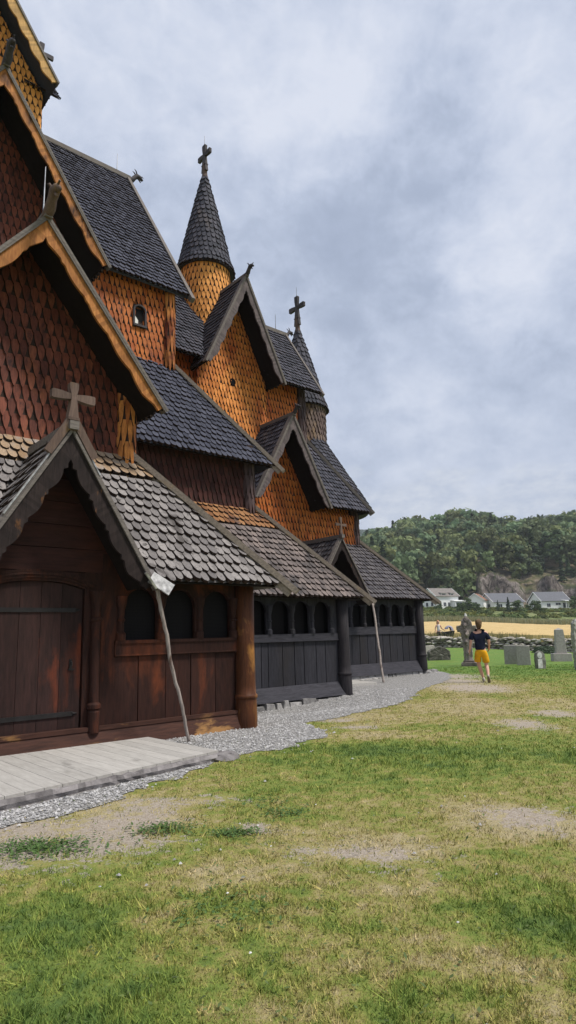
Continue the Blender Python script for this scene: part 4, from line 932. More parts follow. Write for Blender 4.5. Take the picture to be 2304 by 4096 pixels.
# ------------------------------------------------------------------ foliage helpers
def leafmat(name,lo,hi,yel=None):
    m=NT(name); isl=m.new('ShaderNodeNewGeometry').outputs['Random Per Island']; at_=m.new('ShaderNodeAttribute',attribute_name='tint').outputs['Color']
    c=m.ramp(isl,[(0,[.72*a+.28*b for a,b in zip(lo,hi)]),(1,[.35*a+.65*b for a,b in zip(lo,hi)])]); c=m.mix(1.0,c,at_,'MULTIPLY'); m.col(c); m.rough(.75); m.b.inputs['Specular IOR Level'].default_value=.2
    tr=m.new('ShaderNodeBsdfTranslucent'); m.link(c,tr.inputs[0]); ms=m.new('ShaderNodeMixShader'); ms.inputs[0].default_value=.25; m.link(m.b.outputs[0],ms.inputs[1]); m.link(tr.outputs[0],ms.inputs[2]); m.link(ms.outputs[0],m.n['Material Output'].inputs[0]); return m.m
M_leaf=leafmat('tree_leaves',(.085,.13,.062),(.17,.225,.11)); M_leafpale=leafmat('pale_leaves',(.11,.155,.09),(.20,.25,.14)); M_needle=leafmat('needle_foliage',(.045,.07,.045),(.09,.12,.07)); M_bushleaf=leafmat('bush_leaves',(.05,.085,.035),(.12,.165,.06))
M_trunk=wood('tree_bark',(.05,.04,.035),(.14,.12,.10)); M_trunkpale=wood('pale_bark',(.22,.20,.17),(.42,.39,.33))
def crown_arrays(kind,H,Rr,n,leaf,seed):
    """returns centres, normals and sizes of leaf clumps of one tree with its foot at the origin"""
    g=np.random.default_rng(seed); C=[];
    if kind=='broad':
        nb=16; cs=[]
        for i in range(nb):
            a=g.random()*2*np.pi; zf=.34+.62*g.random(); rr=Rr*np.sqrt(max(.05,1-((zf-.58)/.50)**2))*(.25+.5*g.random())
            cs.append((rr*np.cos(a),rr*np.sin(a),zf*H,Rr*(.30+.22*g.random())))
        for i in range(n):
            c=cs[g.integers(nb)]; v=g.normal(size=3); v/=np.linalg.norm(v); v[2]=abs(v[2])*.9-.15 if g.random()<.7 else v[2]
            r=c[3]*(.75+.3*g.random()); C.append((c[0]+v[0]*r,c[1]+v[1]*r,c[2]+v[2]*r*.85,*v))
    elif kind=='conifer':
        for i in range(n):
            f=g.random()**1.25; z=H*(.10+.9*f); lay=.75+.25*np.sin(f*42+g.normal()*.3); r=Rr*(1-f)**.85*lay*(.55+.5*g.random()); a=g.random()*2*np.pi
            C.append((r*np.cos(a),r*np.sin(a),z-.12*r,np.cos(a)*.5,np.sin(a)*.5,.8))
    else: # pine : bare stem, flat crown clumps
        cs=[(Rr*.6*g.normal(),Rr*.6*g.normal(),H*(.55+.42*g.random()),Rr*(.3+.25*g.random())) for _ in range(9)]
        for i in range(n):
            c=cs[g.integers(9)]; v=g.normal(size=3); v/=np.linalg.norm(v); r=c[3]*(.6+.5*g.random()); C.append((c[0]+v[0]*r,c[1]+v[1]*r,c[2]+v[2]*r*.5,*v))
    return np.array(C)
def leaf_quads(C,leaf,seed,jit=.7):
    g=np.random.default_rng(seed); n=len(C); N=C[:,3:]+g.normal(0,jit*.6,(n,3)); N/=np.linalg.norm(N,axis=1)[:,None]
    a=np.cross(N,g.normal(size=(n,3))); a/=np.linalg.norm(a,axis=1)[:,None]; b=np.cross(N,a); s=leaf*(.6+.8*g.random(n))[:,None]
    P=C[:,:3]; v=np.stack([P-a*s,P-b*s*.7+a*s*.1,P+a*s,P+b*s*.8],1); return v  # n,4,3
def quads_mesh(name,v,mat,tint=None):
    n=len(v); me=bpy.data.meshes.new(name); me.vertices.add(n*4); me.vertices.foreach_set('co',v.reshape(-1)); me.loops.add(n*4); me.loops.foreach_set('vertex_index',np.arange(n*4)); me.polygons.add(n); me.polygons.foreach_set('loop_start',np.arange(0,n*4,4)); me.update(); me.validate()
    t=np.ones((n,4)) if tint is None else np.concatenate([tint,np.ones((n,1))],1)
    set_attr(me,'tint',np.repeat(t,4,0)); me.materials.append(mat); return me
def tree_proto(kind,H,Rr,n,leaf,seed,mat,bark,trunk=True,low=.0):
    C=crown_arrays(kind,H,Rr,n,leaf,seed); v=leaf_quads(C,leaf,seed); me=quads_mesh('crown',v,mat)
    mb=MB(); r=H*.018; rr=random.Random(seed); mb.tube([(0,0,-.5),(rr.uniform(-.2,.2),0,H*.3),(rr.uniform(-.3,.3),.2,H*.6),(0,0,H*.88)],[r*1.3,r,r*.7,r*.2],7)
    if kind!='conifer':
        for k in range(6):
            a=rr.random()*6.28; z0=H*(.3+.07*k); L=Rr*.75; mb.tube([(0,0,z0),(L*.5*math.cos(a),L*.5*math.sin(a),z0+L*.45),(L*math.cos(a),L*math.sin(a),z0+L*.8)],[r*.5,r*.3,r*.08],5)
    tm=bpy.data.meshes.new('trunk'); tm.from_pydata(mb.v,[],mb.f); tm.materials.append(bark)
    return me,tm
def place_tree(name,proto,x,y,z,sc,rz,label,cat,group):
    e=empty(name,(x,y,z),label,cat,group,rz); e.scale=(sc,sc,sc*random.uniform(.92,1.1))
    for nm,me in (('crown',proto[0]),('trunk',proto[1])):
        o=bpy.data.objects.new(nm,me); COL.objects.link(o); o.parent=e
    return e
# ------------------------------------------------------------------ field, verge, hill
M_f=NT('wheat'); cw=M_f.coord((1,1,.3),'World'); nw=M_f.noise(cw,.35,6,.65); nf=M_f.noise(M_f.coord((1,1,.12),'World'),9,3,.7)
M_f.col(M_f.mix(1.0,M_f.ramp(nw,[(.3,(.46,.33,.14)),(.7,(.60,.45,.22))]),M_f.ramp(nf,[(.3,.7),(.7,1.15)]),'MULTIPLY')); M_f.bump(nf,.6,.1); M_f.rough(.9)
def strip(name,d0,d1,u0,u1,hgt,mat,nd=30,nl=60,ragged=.1,front=None):
    mb=MB(); top=[]
    f0=front or (lambda l:d0)
    for i in range(nd+1):
        for j in range(nl+1):
            t=i/nd; u=u0+(u1-u0)*j/nl; da=f0(u); d=da+(d1-da)*t; l=u*d
            x,y=at(d,l); top.append((x,y,ground_z(x,y)+hgt+ragged*noise.noise(V((x*.9,y*.9,0)))))
    n=nl+1; mb.add(top,[((i+1)*n+j,(i+1)*n+j+1,i*n+j+1,i*n+j) for i in range(nd) for j in range(nl)])
    for row,o_ in ((0,0),(nd,1)):
        P=[top[row*n+j] for j in range(n)]; B=[(p[0],p[1],p[2]-hgt-.3) for p in P]; mb.add(P+B,[(j,j+1,n+j+1,n+j) if row else (n+j,n+j+1,j+1,j) for j in range(nl)])
    o=mesh_obj(name,mb,mat,smooth=False); return o
field=strip('wheat_field',53,150,.06,.62,.75,M_f.m,40,90); tag(field,kind='structure')
M_vg=NT('rough_verge'); cv=M_vg.coord((1,1,1),'World'); nv=M_vg.noise(cv,.5,7,.7,.4); M_vg.col(M_vg.ramp(nv,[(.3,(.07,.105,.035)),(.5,(.14,.17,.065)),(.68,(.24,.23,.11))])); M_vg.bump(nv,.8,.3); M_vg.rough(.95)
v1=strip('meadow_verge',151,236,.02,.66,.35,M_vg.m,24,90,.5); tag(v1,kind='structure')
# tall grass tufts (stuff): by the wall and at the far field edge
def tufts(name,label,mat,pts,h,w,seed):
    g=np.random.default_rng(seed); n=len(pts); P=np.array([(x,y,ground_z(x,y)+z0) for x,y,z0 in pts]); hh=h*(.5+.8*g.random(n)); a=g.random(n)*6.28; ww=w*(.6+.8*g.random(n))
    A=np.stack([np.cos(a)*ww,np.sin(a)*ww,0*a],1); T=P+np.stack([g.normal(0,.2,n)*hh,g.normal(0,.2,n)*hh,hh],1); v=np.stack([P-A,P+A,T+A*.25,T-A*.25],1)
    o=bpy.data.objects.new(name,quads_mesh(name,v,mat)); COL.objects.link(o); tag(o,label,'grass',kind='stuff')
M_reed=leafmat('pale_grass_heads',(.20,.21,.10),(.42,.40,.24)); M_weed=leafmat('weed_leaves',(.10,.12,.05),(.30,.26,.12))
pts=[]
for _ in range(9000):
    u=.12+.44*random.random(); d=150+9*random.random(); pts.append((*at(d,u*d),0.2))
tufts('tall_grass','pale tall grass along the far edge of the golden field',M_reed,pts,1.5,.12,3)
pts=[]
for _ in range(5200):
    u=.15+.40*random.random(); l=u*46; d=wall_d(l)+.7+3.2*random.random(); 
    if noise.noise(V((l*.5,d*.3,0)))>-.02+.1*random.random(): pts.append((*at(d,u*d),0))
tufts('roadside_weeds','thin green and straw weeds growing behind the dry stone wall',M_weed,pts,.75,.02,4)
# hill
M_h=NT('hill_ground'); ch_=M_h.coord((1,1,1),'World'); geo=M_h.new('ShaderNodeNewGeometry'); sxyz=M_h.new('ShaderNodeSeparateXYZ'); M_h.link(geo.outputs['Normal'],sxyz.inputs[0])
hb_=0
a1=M_h.noise(ch_,.11,8,.72,.5); a2=M_h.noise(M_h.coord((1,1,.35),'World'),.35,8,.75,.8)
rock=M_h.ramp(a2,[(.38,(.025,.022,.020)),(.45,(.09,.075,.068)),(.53,(.20,.17,.15)),(.66,(.40,.35,.32))])
moss=M_h.noise(M_h.coord((1,1,.6),'World'),.22,7,.75,.6); rock=M_h.mix(M_h.ramp(moss,[(.52,0),(.60,1)]),rock,(.07,.085,.04))
veg=M_h.ramp(a1,[(.35,(.05,.07,.03)),(.47,(.12,.12,.06)),(.56,(.22,.18,.12)),(.68,(.34,.30,.25))])
steep=M_h.ramp(M_h.math('ADD',sxyz.outputs['Z'],M_h.math('MULTIPLY',M_h.math('SUBTRACT',a2,.5),.5)),[(.62,1),(.80,0)])
M_h.col(M_h.mix(steep,veg,rock)); M_h.bump(a2,1.0,2.2); M_h.rough(.95)
Dh=list(np.arange(240,300,1.0))+list(np.arange(300,620,5.0)); Uh=list(np.arange(.08,.62,.0035))
vsn=[];
for d in Dh:
    for u in Uh: x,y=at(d,u*d); vsn.append((x,y,hill_z(x,y)))
n=len(Uh); mb=MB(); mb.v=vsn; mb.f=[((i+1)*n+j,(i+1)*n+j+1,i*n+j+1,i*n+j)[::-1] for i in range(len(Dh)-1) for j in range(n-1)]
hill=mesh_obj('hill',mb,M_h.m,smooth=True); tag(hill,kind='structure')
M_fh=NT('far_forest'); cf=M_fh.coord((1,1,1),'World'); f1=M_fh.noise(cf,.05,8,.8,.3); M_fh.col(M_fh.ramp(f1,[(.3,(.02,.035,.025)),(.7,(.07,.10,.06))])); M_fh.bump(f1,1,12)
Df=np.linspace(850,1750,70); Uf=np.arange(-.15,.75,.0022); vsn=[]
for d in Df:
    t=sstep(850,1400,d)
    for u in Uf:
        x,y=at(d,u*d); z=-12+t*(238+18*sstep(.25,.45,u)+14*noise.noise(V((u*7,1,2)))+8*noise.noise(V((u*26,d*.01,2))))+(7*noise.noise(V((x*.03,y*.03,0)))+6*noise.noise(V((x*.11,y*.11,3))))*t; vsn.append((x,y,z))
n=len(Uf); mb=MB(); mb.v=vsn; mb.f=[((i+1)*n+j,(i+1)*n+j+1,i*n+j+1,i*n+j)[::-1] for i in range(len(Df)-1) for j in range(n-1)]
fh=mesh_obj('far_hills',mb,M_fh.m,smooth=False); tag(fh,kind='structure')
# forest mass (stuff) with tint per tree
def forest():
    protos=[crown_arrays('broad',13,4.6,330,0,i) for i in range(5)]+[crown_arrays('conifer',15,3.2,300,0,20+i) for i in range(3)]+[crown_arrays('pine',13,3.4,210,0,40+i) for i in range(2)]
    out=[];tin=[]; g=np.random.default_rng(11); cnt=0; tries=0; spots=[]
    while cnt<560 and tries<60000:
        tries+=1
        d=252+g.random()**.8*255; u=.10+.42*g.random(); l=u*d; x,y=at(d,l); z=hill_z(x,y)
        rocky=sstep(.255,.285,u)
        if rocky>.5 and d<266 : continue
        dens=1.0
        if u>.262:
            dd=(d-266)/52
            if dd<1: dens=.45+.6*max(0,dd)**1.2+(.35 if noise.noise(V((x*.035,y*.035,5)))>.08 else 0)
        if g.random()>dens: continue
        md=6.6 if d>300 else 5.4
        if any((x-a)**2+(y-b)**2<md*md for a,b in spots[-300:]): continue
        spots.append((x,y)); cnt+=1
        open_=dens<.7
        k=g.integers(5) if g.random()<(.5 if open_ else .8) else (5+g.integers(3) if g.random()<(.45 if open_ else .62) else 8+g.integers(2))
        s=(.50+.35*g.random()) if open_ else (1.0+.6*g.random())
        C=protos[k].copy(); a=g.random()*6.28; ca,sa=np.cos(a),np.sin(a); P=C.copy(); P[:,0]=C[:,0]*ca-C[:,1]*sa; P[:,1]=C[:,0]*sa+C[:,1]*ca; P[:,3]=C[:,3]*ca-C[:,4]*sa; P[:,4]=C[:,3]*sa+C[:,4]*ca
        P[:,:3]*=s; P[:,0]+=x;P[:,1]+=y;P[:,2]+=z
        v=leaf_quads(P,.85*s**.5,int(g.integers(1e6)),.45); out.append(v)
        b=(.55+.95*g.random()) if k<5 else (.40+.35*g.random()); hue=g.random(); t=np.array([b*(.95+.35*hue*(k<5)),b*1.05,b*(1.12-.3*hue)]) 
        tin.append(np.tile(t,(len(v),1)))
    v=np.concatenate(out); t=np.concatenate(tin); o=bpy.data.objects.new('forest',quads_mesh('forest',v,M_leaf,t)); COL.objects.link(o); tag(o,'dense mixed green forest covering the hill behind the houses','forest',kind='stuff')
forest()
PB=[tree_proto('broad',14,4.4,900,.42,100+i,M_leafpale,M_trunkpale) for i in range(3)]
PP=[tree_proto('pine',15,3.2,700,.4,110+i,M_needle,M_trunk) for i in range(1)]
PC=[tree_proto('conifer',12,3.0,900,.36,120+i,M_needle,M_trunk) for i in range(2)]
PS=[tree_proto('broad',7,2.9,900,.30,130+i,M_bushleaf,M_trunk) for i in range(3)]
def px(u,d): return (*at(d,u*d),)
# trees that stand out of the forest: (direction ratio, depth, scale, kind, label)
for i,(u,d,sc,k,lab) in enumerate([(.172,345,1.2,0,'round pale green tree on the left shoulder of the hill crest'),(.199,300,.95,1,'pale green broad tree low on the left hillside'),(.243,350,1.3,2,'tall pale tree with bare light trunks left of the hill dip'),(.212,325,1.0,1,'pale tree with a visible light trunk on the left hillside'),(.398,345,1.3,0,'big pale round tree near the crest at the right'),(.362,330,1.2,2,'pale tall tree in the middle of the right hillside'),(.268,372,1.35,1,'dark topped broad tree standing up at the crest left of centre'),(.415,372,1.3,2,'broad tree on the crest above the right house'),(.325,345,1.15,0,'mid green broad tree above the rock outcrop')]):
    x,y=px(u,d); place_tree('broadleaf_tree',PB[k],x,y,hill_z(x,y)-.5,sc,i*1.3,lab,'tree','trees standing out of the hillside forest')
for i,(u,d,sc,lab) in enumerate([(.347,300,1.0,'dark spruce just above the rock slope'),(.372,296,.95,'dark spruce above the cliff, left of the right house'),(.330,312,1.1,'tall dark spruce behind the rocky clearing'),(.30,290,.7,'small dark spruce on the bare rock slope'),(.392,300,.9,'dark spruce above the right house roof')]):
    x,y=px(u,d); place_tree('spruce_tree',PC[i%2],x,y,hill_z(x,y)-.5,sc,i*2.1,lab,'tree','dark spruces by the rock outcrop')
for i,(u,d,sc,lab) in enumerate([(.398,385,1.15,'dark spreading pine rising above the right end of the crest'),(.385,283,.8,'thin pine with bare pale trunk above the cliff'),(.360,281,.75,'slender pine standing on the cliff top')]):
    x,y=px(u,d); place_tree('pine_tree',PP[0],x,y,hill_z(x,y)-.5,sc,i*2.1,lab,'tree','pines above the cliff')
# trees and bushes round the houses
lst=[(.2265,205,.95,'bushy tree in front of the left white house gable'),(.198,212,1.35,'dark bushy tree between the church roof and the left white house'),(.262,196,1.0,'slim bush right of the left white house'),(.2715,200,1.35,'tall rounded tree between the left house and the small gable'),(.2845,196,.95,'rounded tree before the small gabled house'),(.318,205,.85,'small dark tree before the grey roofed house'),(.334,198,1.15,'conical dark bush before the right end of the grey roof'),(.347,203,1.25,'tall bush at the right end of the grey roofed house'),(.377,202,1.15,'bushy tree left of the far right house'),(.388,196,.8,'low bush in front of the far right house'),(.365,212,.8,'small bush between the grey roofed and the right houses'),(.437,214,1.3,'bushy tree at the right edge beside the right house'),(.300,190,.62,'low bush below the grey roofed house'),(.246,190,.6,'low bush below the left white house')]
for i,(u,d,sc,lab) in enumerate(lst):
    sc*=.58; x,y=px(u,d); pr=PC[i%2] if i in (5,6) else PS[i%3]; place_tree('bushy_tree',pr,x,y,ground_z(x,y)-.3-(1.2 if i not in (5,6) else 0)*sc,sc*(.62 if i in (5,6) else 1),i*1.7,lab,'tree','bushes and trees round the white houses')
# scrub between field and houses (stuff)
out=[];tin=[];g=np.random.default_rng(5)
for i in range(620):
    d=158+g.random()*66; u=.12+.42*g.random(); x,y=at(d,u*d); 
    if noise.noise(V((x*.03,y*.03,9)))<-.25 and d<190: continue
    s=.5+1.0*g.random()*(.5 if d>190 else .8); n=110; v=g.normal(size=(n,3)); v/=np.linalg.norm(v,axis=1)[:,None]; v[:,2]=np.abs(v[:,2]); r=s*(.75+.35*g.random((n,1)))
    C=np.concatenate([v*r*np.array([1.6,1.6,1.0])+np.array([x,y,ground_z(x,y)+.1]),v],1); out.append(leaf_quads(C,.36,i)); b=.6+.8*g.random(); hh=g.random(); tin.append(np.tile([b*(1+.5*hh),b*(1.05),b*(.95-.3*hh)],(n,1)))
o=bpy.data.objects.new('scrub',quads_mesh('scrub',np.concatenate(out),M_bushleaf,np.concatenate(tin))); COL.objects.link(o); tag(o,'low green scrub between the golden field and the white houses','bushes',kind='stuff')
# creeping juniper by the wall
o=stone_thing('creeping_bush','low dark creeping bush in front of the wall beside the obelisk','bush',37.8,20.1); C=[]
g=np.random.default_rng(8); n=900; v=g.normal(size=(n,3)); v/=np.linalg.norm(v,axis=1)[:,None]; v[:,2]=abs(v[:,2]); r=(.7+.35*g.random((n,1))); Cc=np.concatenate([v*r*np.array([.75,.75,.42]),v],1); b=bpy.data.objects.new('foliage',quads_mesh('foliage',leaf_quads(Cc,.06,3),M_needle)); COL.objects.link(b); b.parent=o
# ------------------------------------------------------------------ houses
def clap():
    m=NT('white_clapboard'); co=m.coord((1,1,1),'Object'); sx=m.new('ShaderNodeSeparateXYZ'); m.link(co,sx.inputs[0]); fr=m.math('FRACT',m.math('MULTIPLY',sx.outputs['Z'],6)); m.col(m.mix(m.math('LESS_THAN',fr,.12),(.80,.80,.78),(.55,.56,.57))); m.rough(.6); return m.m
M_clap=clap(); M_roofg=plain('grey_roof_tiles',(.13,.135,.15),.7,0,3); M_roofb=plain('brown_grey_tiles',(.20,.18,.165),.7,0,3); M_glass=plain('window_glass',(.03,.035,.045),.2,0,3,.1); M_trim=plain('white_trim',(.8,.8,.79),.6,0,4,.05); M_rust=plain('rust_brown_tiles',(.22,.11,.07),.8)
def house(u,d,w,dep,eave,ridge,yaw,label,rmat,axis='X',zoff=0,wins=(),extras=None,gwins=()):
    x,y=px(u,d); z=ground_z(x,y)+zoff+.7; e=empty('house',(x,y,z),label,'house','white houses at the foot of the hill'); f=L2W(e,yaw)
    w2,d2=w/2,dep/2; mb=MB()
    mb.prism([f(-w2,-d2,-2),f(-w2,d2,-2),f(-w2,d2,eave),f(-w2,0,ridge),f(-w2,-d2,eave)],f(w2,0,0)-f(-w2,0,0)); mesh_obj('wall',mb,M_clap,e)
    mb=MB(); ov=.45; sl=(ridge-eave)/d2
    for s in (-1,1):
        P=[f(-w2-ov,s*(d2+ov),eave-sl*ov+.05),f(w2+ov,s*(d2+ov),eave-sl*ov+.05),f(w2+ov,0,ridge+.05),f(-w2-ov,0,ridge+.05)]
        if s>0: P=P[::-1]
        mb.prism(P,V((0,0,.16)))
    r=mesh_obj('roof',mb,rmat,e)
    for s in (-1,1):
        mb=MB()
        for q in (-1,1): mb.beam(f(s*(w2+ov+.03),q*(d2+ov),eave-sl*ov+.1),f(s*(w2+ov+.03),0,ridge+.1),.08,.26,(0,0,1))
        mesh_obj('verge_trim',mb,M_trim,r)
    for (a,b,ww,hh) in wins:
        mb=MB(); mb.prism([f(a-ww/2,-d2-.02,b),f(a+ww/2,-d2-.02,b),f(a+ww/2,-d2-.02,b+hh),f(a-ww/2,-d2-.02,b+hh)],f(0,-.04,0)-f(0,0,0)); wn=mesh_obj('window',mb,M_glass,e)
        mb=MB(); t=.09
        for (p,q,r1,s1) in ((a-ww/2-t,b-t,a+ww/2+t,b),(a-ww/2-t,b+hh,a+ww/2+t,b+hh+t),(a-ww/2-t,b,a-ww/2,b+hh),(a+ww/2,b,a+ww/2+t,b+hh),(a-.03,b,a+.03,b+hh)):
            mb.prism([f(p,-d2-.07,q),f(r1,-d2-.07,q),f(r1,-d2-.07,s1),f(p,-d2-.07,s1)],f(0,.05,0)-f(0,0,0))
        mesh_obj('window_frame',mb,M_trim,wn)
    for (a,b,ww,hh) in gwins: # on the left gable
        mb=MB(); mb.prism([f(-w2-.02,a-ww/2,b),f(-w2-.02,a+ww/2,b),f(-w2-.02,a+ww/2,b+hh),f(-w2-.02,a-ww/2,b+hh)],f(-.05,0,0)-f(0,0,0)); mesh_obj('window',mb,M_glass,e)
    if extras: extras(e,f,w2,d2)
    return e
def ex1(e,f,w2,d2):
    for a,wd in ((-1.2,2.2),(2.4,1.5)):
        mb=MB(); mb.prism([f(a-wd/2,-d2+.3,4.1),f(a+wd/2,-d2+.3,4.1),f(a+wd/2,-d2+.3,5.5),f(a-wd/2,-d2+.3,5.5)],f(0,2.0,0)-f(0,0,0)); q=mesh_obj('dormer',mb,M_clap,e)
        mb=MB(); mb.prism([f(a-wd/2-.25,-d2+.0,5.5),f(a+wd/2+.25,-d2+.0,5.5),f(a+wd/2+.25,-d2+2.6,5.95),f(a-wd/2-.25,-d2+2.6,5.95)],V((0,0,.14))); mesh_obj('dormer_roof',mb,M_roofb,q)
        mb=MB(); mb.prism([f(a-wd*.3,-d2+.27,4.5),f(a+wd*.3,-d2+.27,4.5),f(a+wd*.3,-d2+.27,5.25),f(a-wd*.3,-d2+.27,5.25)],f(0,-.03,0)-f(0,0,0)); mesh_obj('window',mb,M_glass,q)
    mb=MB(); mb.prism([f(w2-3.2,-d2-2.2,0),f(w2+1.8,-d2-2.2,0),f(w2+1.8,-d2-2.2,2.6),f(w2-3.2,-d2-2.2,2.6)],f(0,2.2,0)-f(0,0,0)); mb.prism([f(w2-3.5,-d2-2.5,2.6),f(w2+2.1,-d2-2.5,2.6),f(w2+2.1,-d2,2.95),f(w2-3.5,-d2,2.95)],V((0,0,.15))); q=mesh_obj('veranda',mb,M_trim,e)
    mb=MB(); mb.prism([f(w2-2.8,-d2-2.23,.9),f(w2+1.4,-d2-2.23,.9),f(w2+1.4,-d2-2.23,2.2),f(w2-2.8,-d2-2.23,2.2)],f(0,-.03,0)-f(0,0,0)); mesh_obj('window',mb,M_glass,q)
house(.2305,232,9.6,8,4.6,7.4,.42,'leftmost white house with brown grey roof and dormers, beside the church roof',M_roofb,zoff=-.3,wins=((-3.2,1.0,1.1,1.3),(-1.2,1.0,1.1,1.3),(.6,1.0,1.0,1.3)),extras=ex1,gwins=((-1.6,1.2,1.2,1.3),(1.4,1.2,1.2,1.3),(0,4.4,1.0,1.1)))
house(.2865,236,5.6,6,3.2,5.4,1.05,'small white gabled house with rusty roof between the two larger left houses',M_rust,zoff=.0,gwins=((0,1.0,1.3,1.3),))
house(.3235,240,12.5,9,2.9,6.1,.30,'long low white house with dark blue grey roof in the middle',M_roofg,zoff=-.2,wins=((-3.6,.9,1.5,1.2),(-.5,.9,1.5,1.2),(3.2,.9,1.5,1.2)),gwins=((-1.5,1.0,1.3,1.2),(1.2,1.0,1.2,1.2)))
def ex4(e,f,w2,d2):
    mb=MB(); 
    for a in (w2-3.2,w2-.2,w2+3.4): mb.prism([f(a-.08,-d2-2.4,0),f(a+.08,-d2-2.4,0),f(a+.08,-d2-2.4,2.9),f(a-.08,-d2-2.4,2.9)],f(0,.16,0)-f(0,0,0))
    mb.prism([f(w2-3.6,-d2-2.7,2.9),f(w2+3.9,-d2-2.7,2.5),f(w2+3.9,-d2+.2,2.8),f(w2-3.6,-d2+.2,3.3)],V((0,0,.18))); mesh_obj('canopy',mb,M_trim,e)
house(.3965,236,11.2,8.5,3.2,6.4,.22,'rightmost white house with grey roof and a flat white canopy',M_roofg,zoff=0,wins=((-3.0,1.0,1.4,1.2),(.8,1.6,2.0,.8),(3.6,.6,1.8,1.8)),extras=ex4,gwins=((0,1.0,1.6,1.4),))
# ------------------------------------------------------------------ people
def skin(name,J,E,mat,parent,root=0,levels=2,xf=None):
    me=bpy.data.meshes.new(name); me.from_pydata([xf(*j[:3]) if xf else j[:3] for j in J],E,[]); o=bpy.data.objects.new(name,me); COL.objects.link(o)
    m=o.modifiers.new('skin','SKIN'); m.use_smooth_shade=True; m.branch_smoothing=.4
    sv=me.skin_vertices[0].data
    for i,j in enumerate(J):
        r=j[3]; sv[i].radius=(r,j[4] if len(j)>4 else r); sv[i].use_root=(i==root)
    s=o.modifiers.new('sub','SUBSURF'); s.levels=levels; s.render_levels=levels
    dg=bpy.context.evaluated_depsgraph_get(); ev=o.evaluated_get(dg); nm=bpy.data.meshes.new_from_object(ev); nm.name=name
    o.modifiers.clear(); o.data=nm; nm.materials.clear(); nm.materials.append(mat)
    for p in nm.polygons: p.use_smooth=True
    o.parent=parent; return o
M_skin=plain('skin',(.62,.36,.27),.55,0,20,.08); M_shirt=plain('navy_tshirt',(.012,.016,.035),.85,0,6,.4); M_shorts=plain('yellow_shorts',(.72,.36,.015),.8,0,7,.25); M_hair=plain('dark_blond_hair',(.13,.085,.045),.7,0,40,.5); M_sole=plain('shoe_sole',(.22,.17,.12),.8); M_shoe=plain('light_shoe',(.42,.38,.34),.7)
M_top=plain('white_top',(.75,.73,.70),.8); M_dtr=plain('dark_trousers',(.02,.022,.04),.8); M_bl=plain('reddish_blond_hair',(.55,.25,.13),.7,0,30,.4)
def person(x,y,yaw,label,pose,mats,scale=1.0,female=False):
    z=ground_z(x,y)+.012; e=empty('person',(x,y,z),label,'person',None,yaw); e.scale=(scale,)*3
    Bd,Sh,Lo,Ha=mats; P=pose
    # body: one continuous surface (joints in metres, x right, y forward, z up)
    J=[(*P['pel'],.115,.10),(*P['bel'],.10,.085),(*P['che'],.11,.085),(*P['nb'],.055,.055),(*P['nk'],.055,.055),(*P['h0'],.07,.078),(*P['h1'],.083,.098),(*P['h2'],.07,.085)]
    E=[(0,1),(1,2),(2,3),(3,4),(4,5),(5,6),(6,7)]
    for s in ('L','R'):
        n=len(J); J+=[(*P[s+'sh'],.055),(*P[s+'el'],.044),(*P[s+'wr'],.030),(*P[s+'pa'],.030,.038)]; E+=[(2,n),(n,n+1),(n+1,n+2),(n+2,n+3)]
        n=len(J); J+=[(*P[s+'hp'],.088),(*P[s+'kn'],.058),(*P[s+'cf'],.057),(*P[s+'an'],.036)]; E+=[(0,n),(n,n+1),(n+1,n+2),(n+2,n+3)]
    body=skin('body',J,E,Bd,e)
    # fingers and thumb joined to the body mesh
    mb=MB()
    for s,sx in (('L',-1),('R',1)):
        pa=V(P[s+'pa']); d=(pa-V(P[s+'wr'])).normalized()
        fw=V((0,1,0)); fw=(fw-d*fw.dot(d)).normalized(); side=V((-sx,0,0))
        for k,(o_,L) in enumerate(((-.027,.062),(-.009,.074),(.009,.070),(.026,.055))):
            b=pa+fw*(-o_)+d*.012; m1_=b+d*L*.45+side*.010; t=b+d*L*.75+side*.032; mb.tube([b-d*.02,b,m1_,t],[.009,.009,.0085,.006],6)
        b=pa-d*.02+fw*.035; mb.tube([b-fw*.012,b+d*.02+fw*.012,b+d*.045+fw*.008+side*.01],[.011,.010,.007],6)
    hm=bpy.data.meshes.new('tmp'); hm.from_pydata(mb.v,[],mb.f)
    # ears and nose
    hb=V(P['h1']); e2=MB()
    for sx in (-1,1): e2.blob(hb+V((sx*.082,-.005,-.012)),.012,.02,.032,.1,1,2)
    e2.blob(hb+V((0,.10,-.03)),.014,.02,.022,.05,1,3); e2.blob(hb+V((0,.088,-.072)),.026,.012,.008,.05,1,4)
    import bmesh
    bm=bmesh.new(); bm.from_mesh(body.data); bm.from_mesh(hm); em=bpy.data.meshes.new('tmp2'); em.from_pydata(e2.v,[],e2.f); bm.from_mesh(em)
    for f_ in bm.faces: f_.smooth=True
    bm.to_mesh(body.data); bm.free()
    # eyes
    q=MB(); 
    for sx in (-1,1): q.blob(hb+V((sx*.032,.088,.002)),.012,.008,.008,.02,1,1)
    mesh=bpy.data.meshes.new('eyes'); mesh.from_pydata(q.v,[],q.f); mesh.materials.append(M_white); o=bpy.data.objects.new('eyes',mesh); COL.objects.link(o); o.parent=e
    return e,P
def add_part(e,name,mb,mat,smooth=True,sub=0):
    me=bpy.data.meshes.new(name); me.from_pydata(mb.v,[],mb.f); me.materials.append(mat)
    for p in me.polygons: p.use_smooth=smooth
    o=bpy.data.objects.new(name,me); COL.objects.link(o); o.parent=e
    if sub: s=o.modifiers.new('s','SUBSURF'); s.levels=sub; s.render_levels=sub
    return o
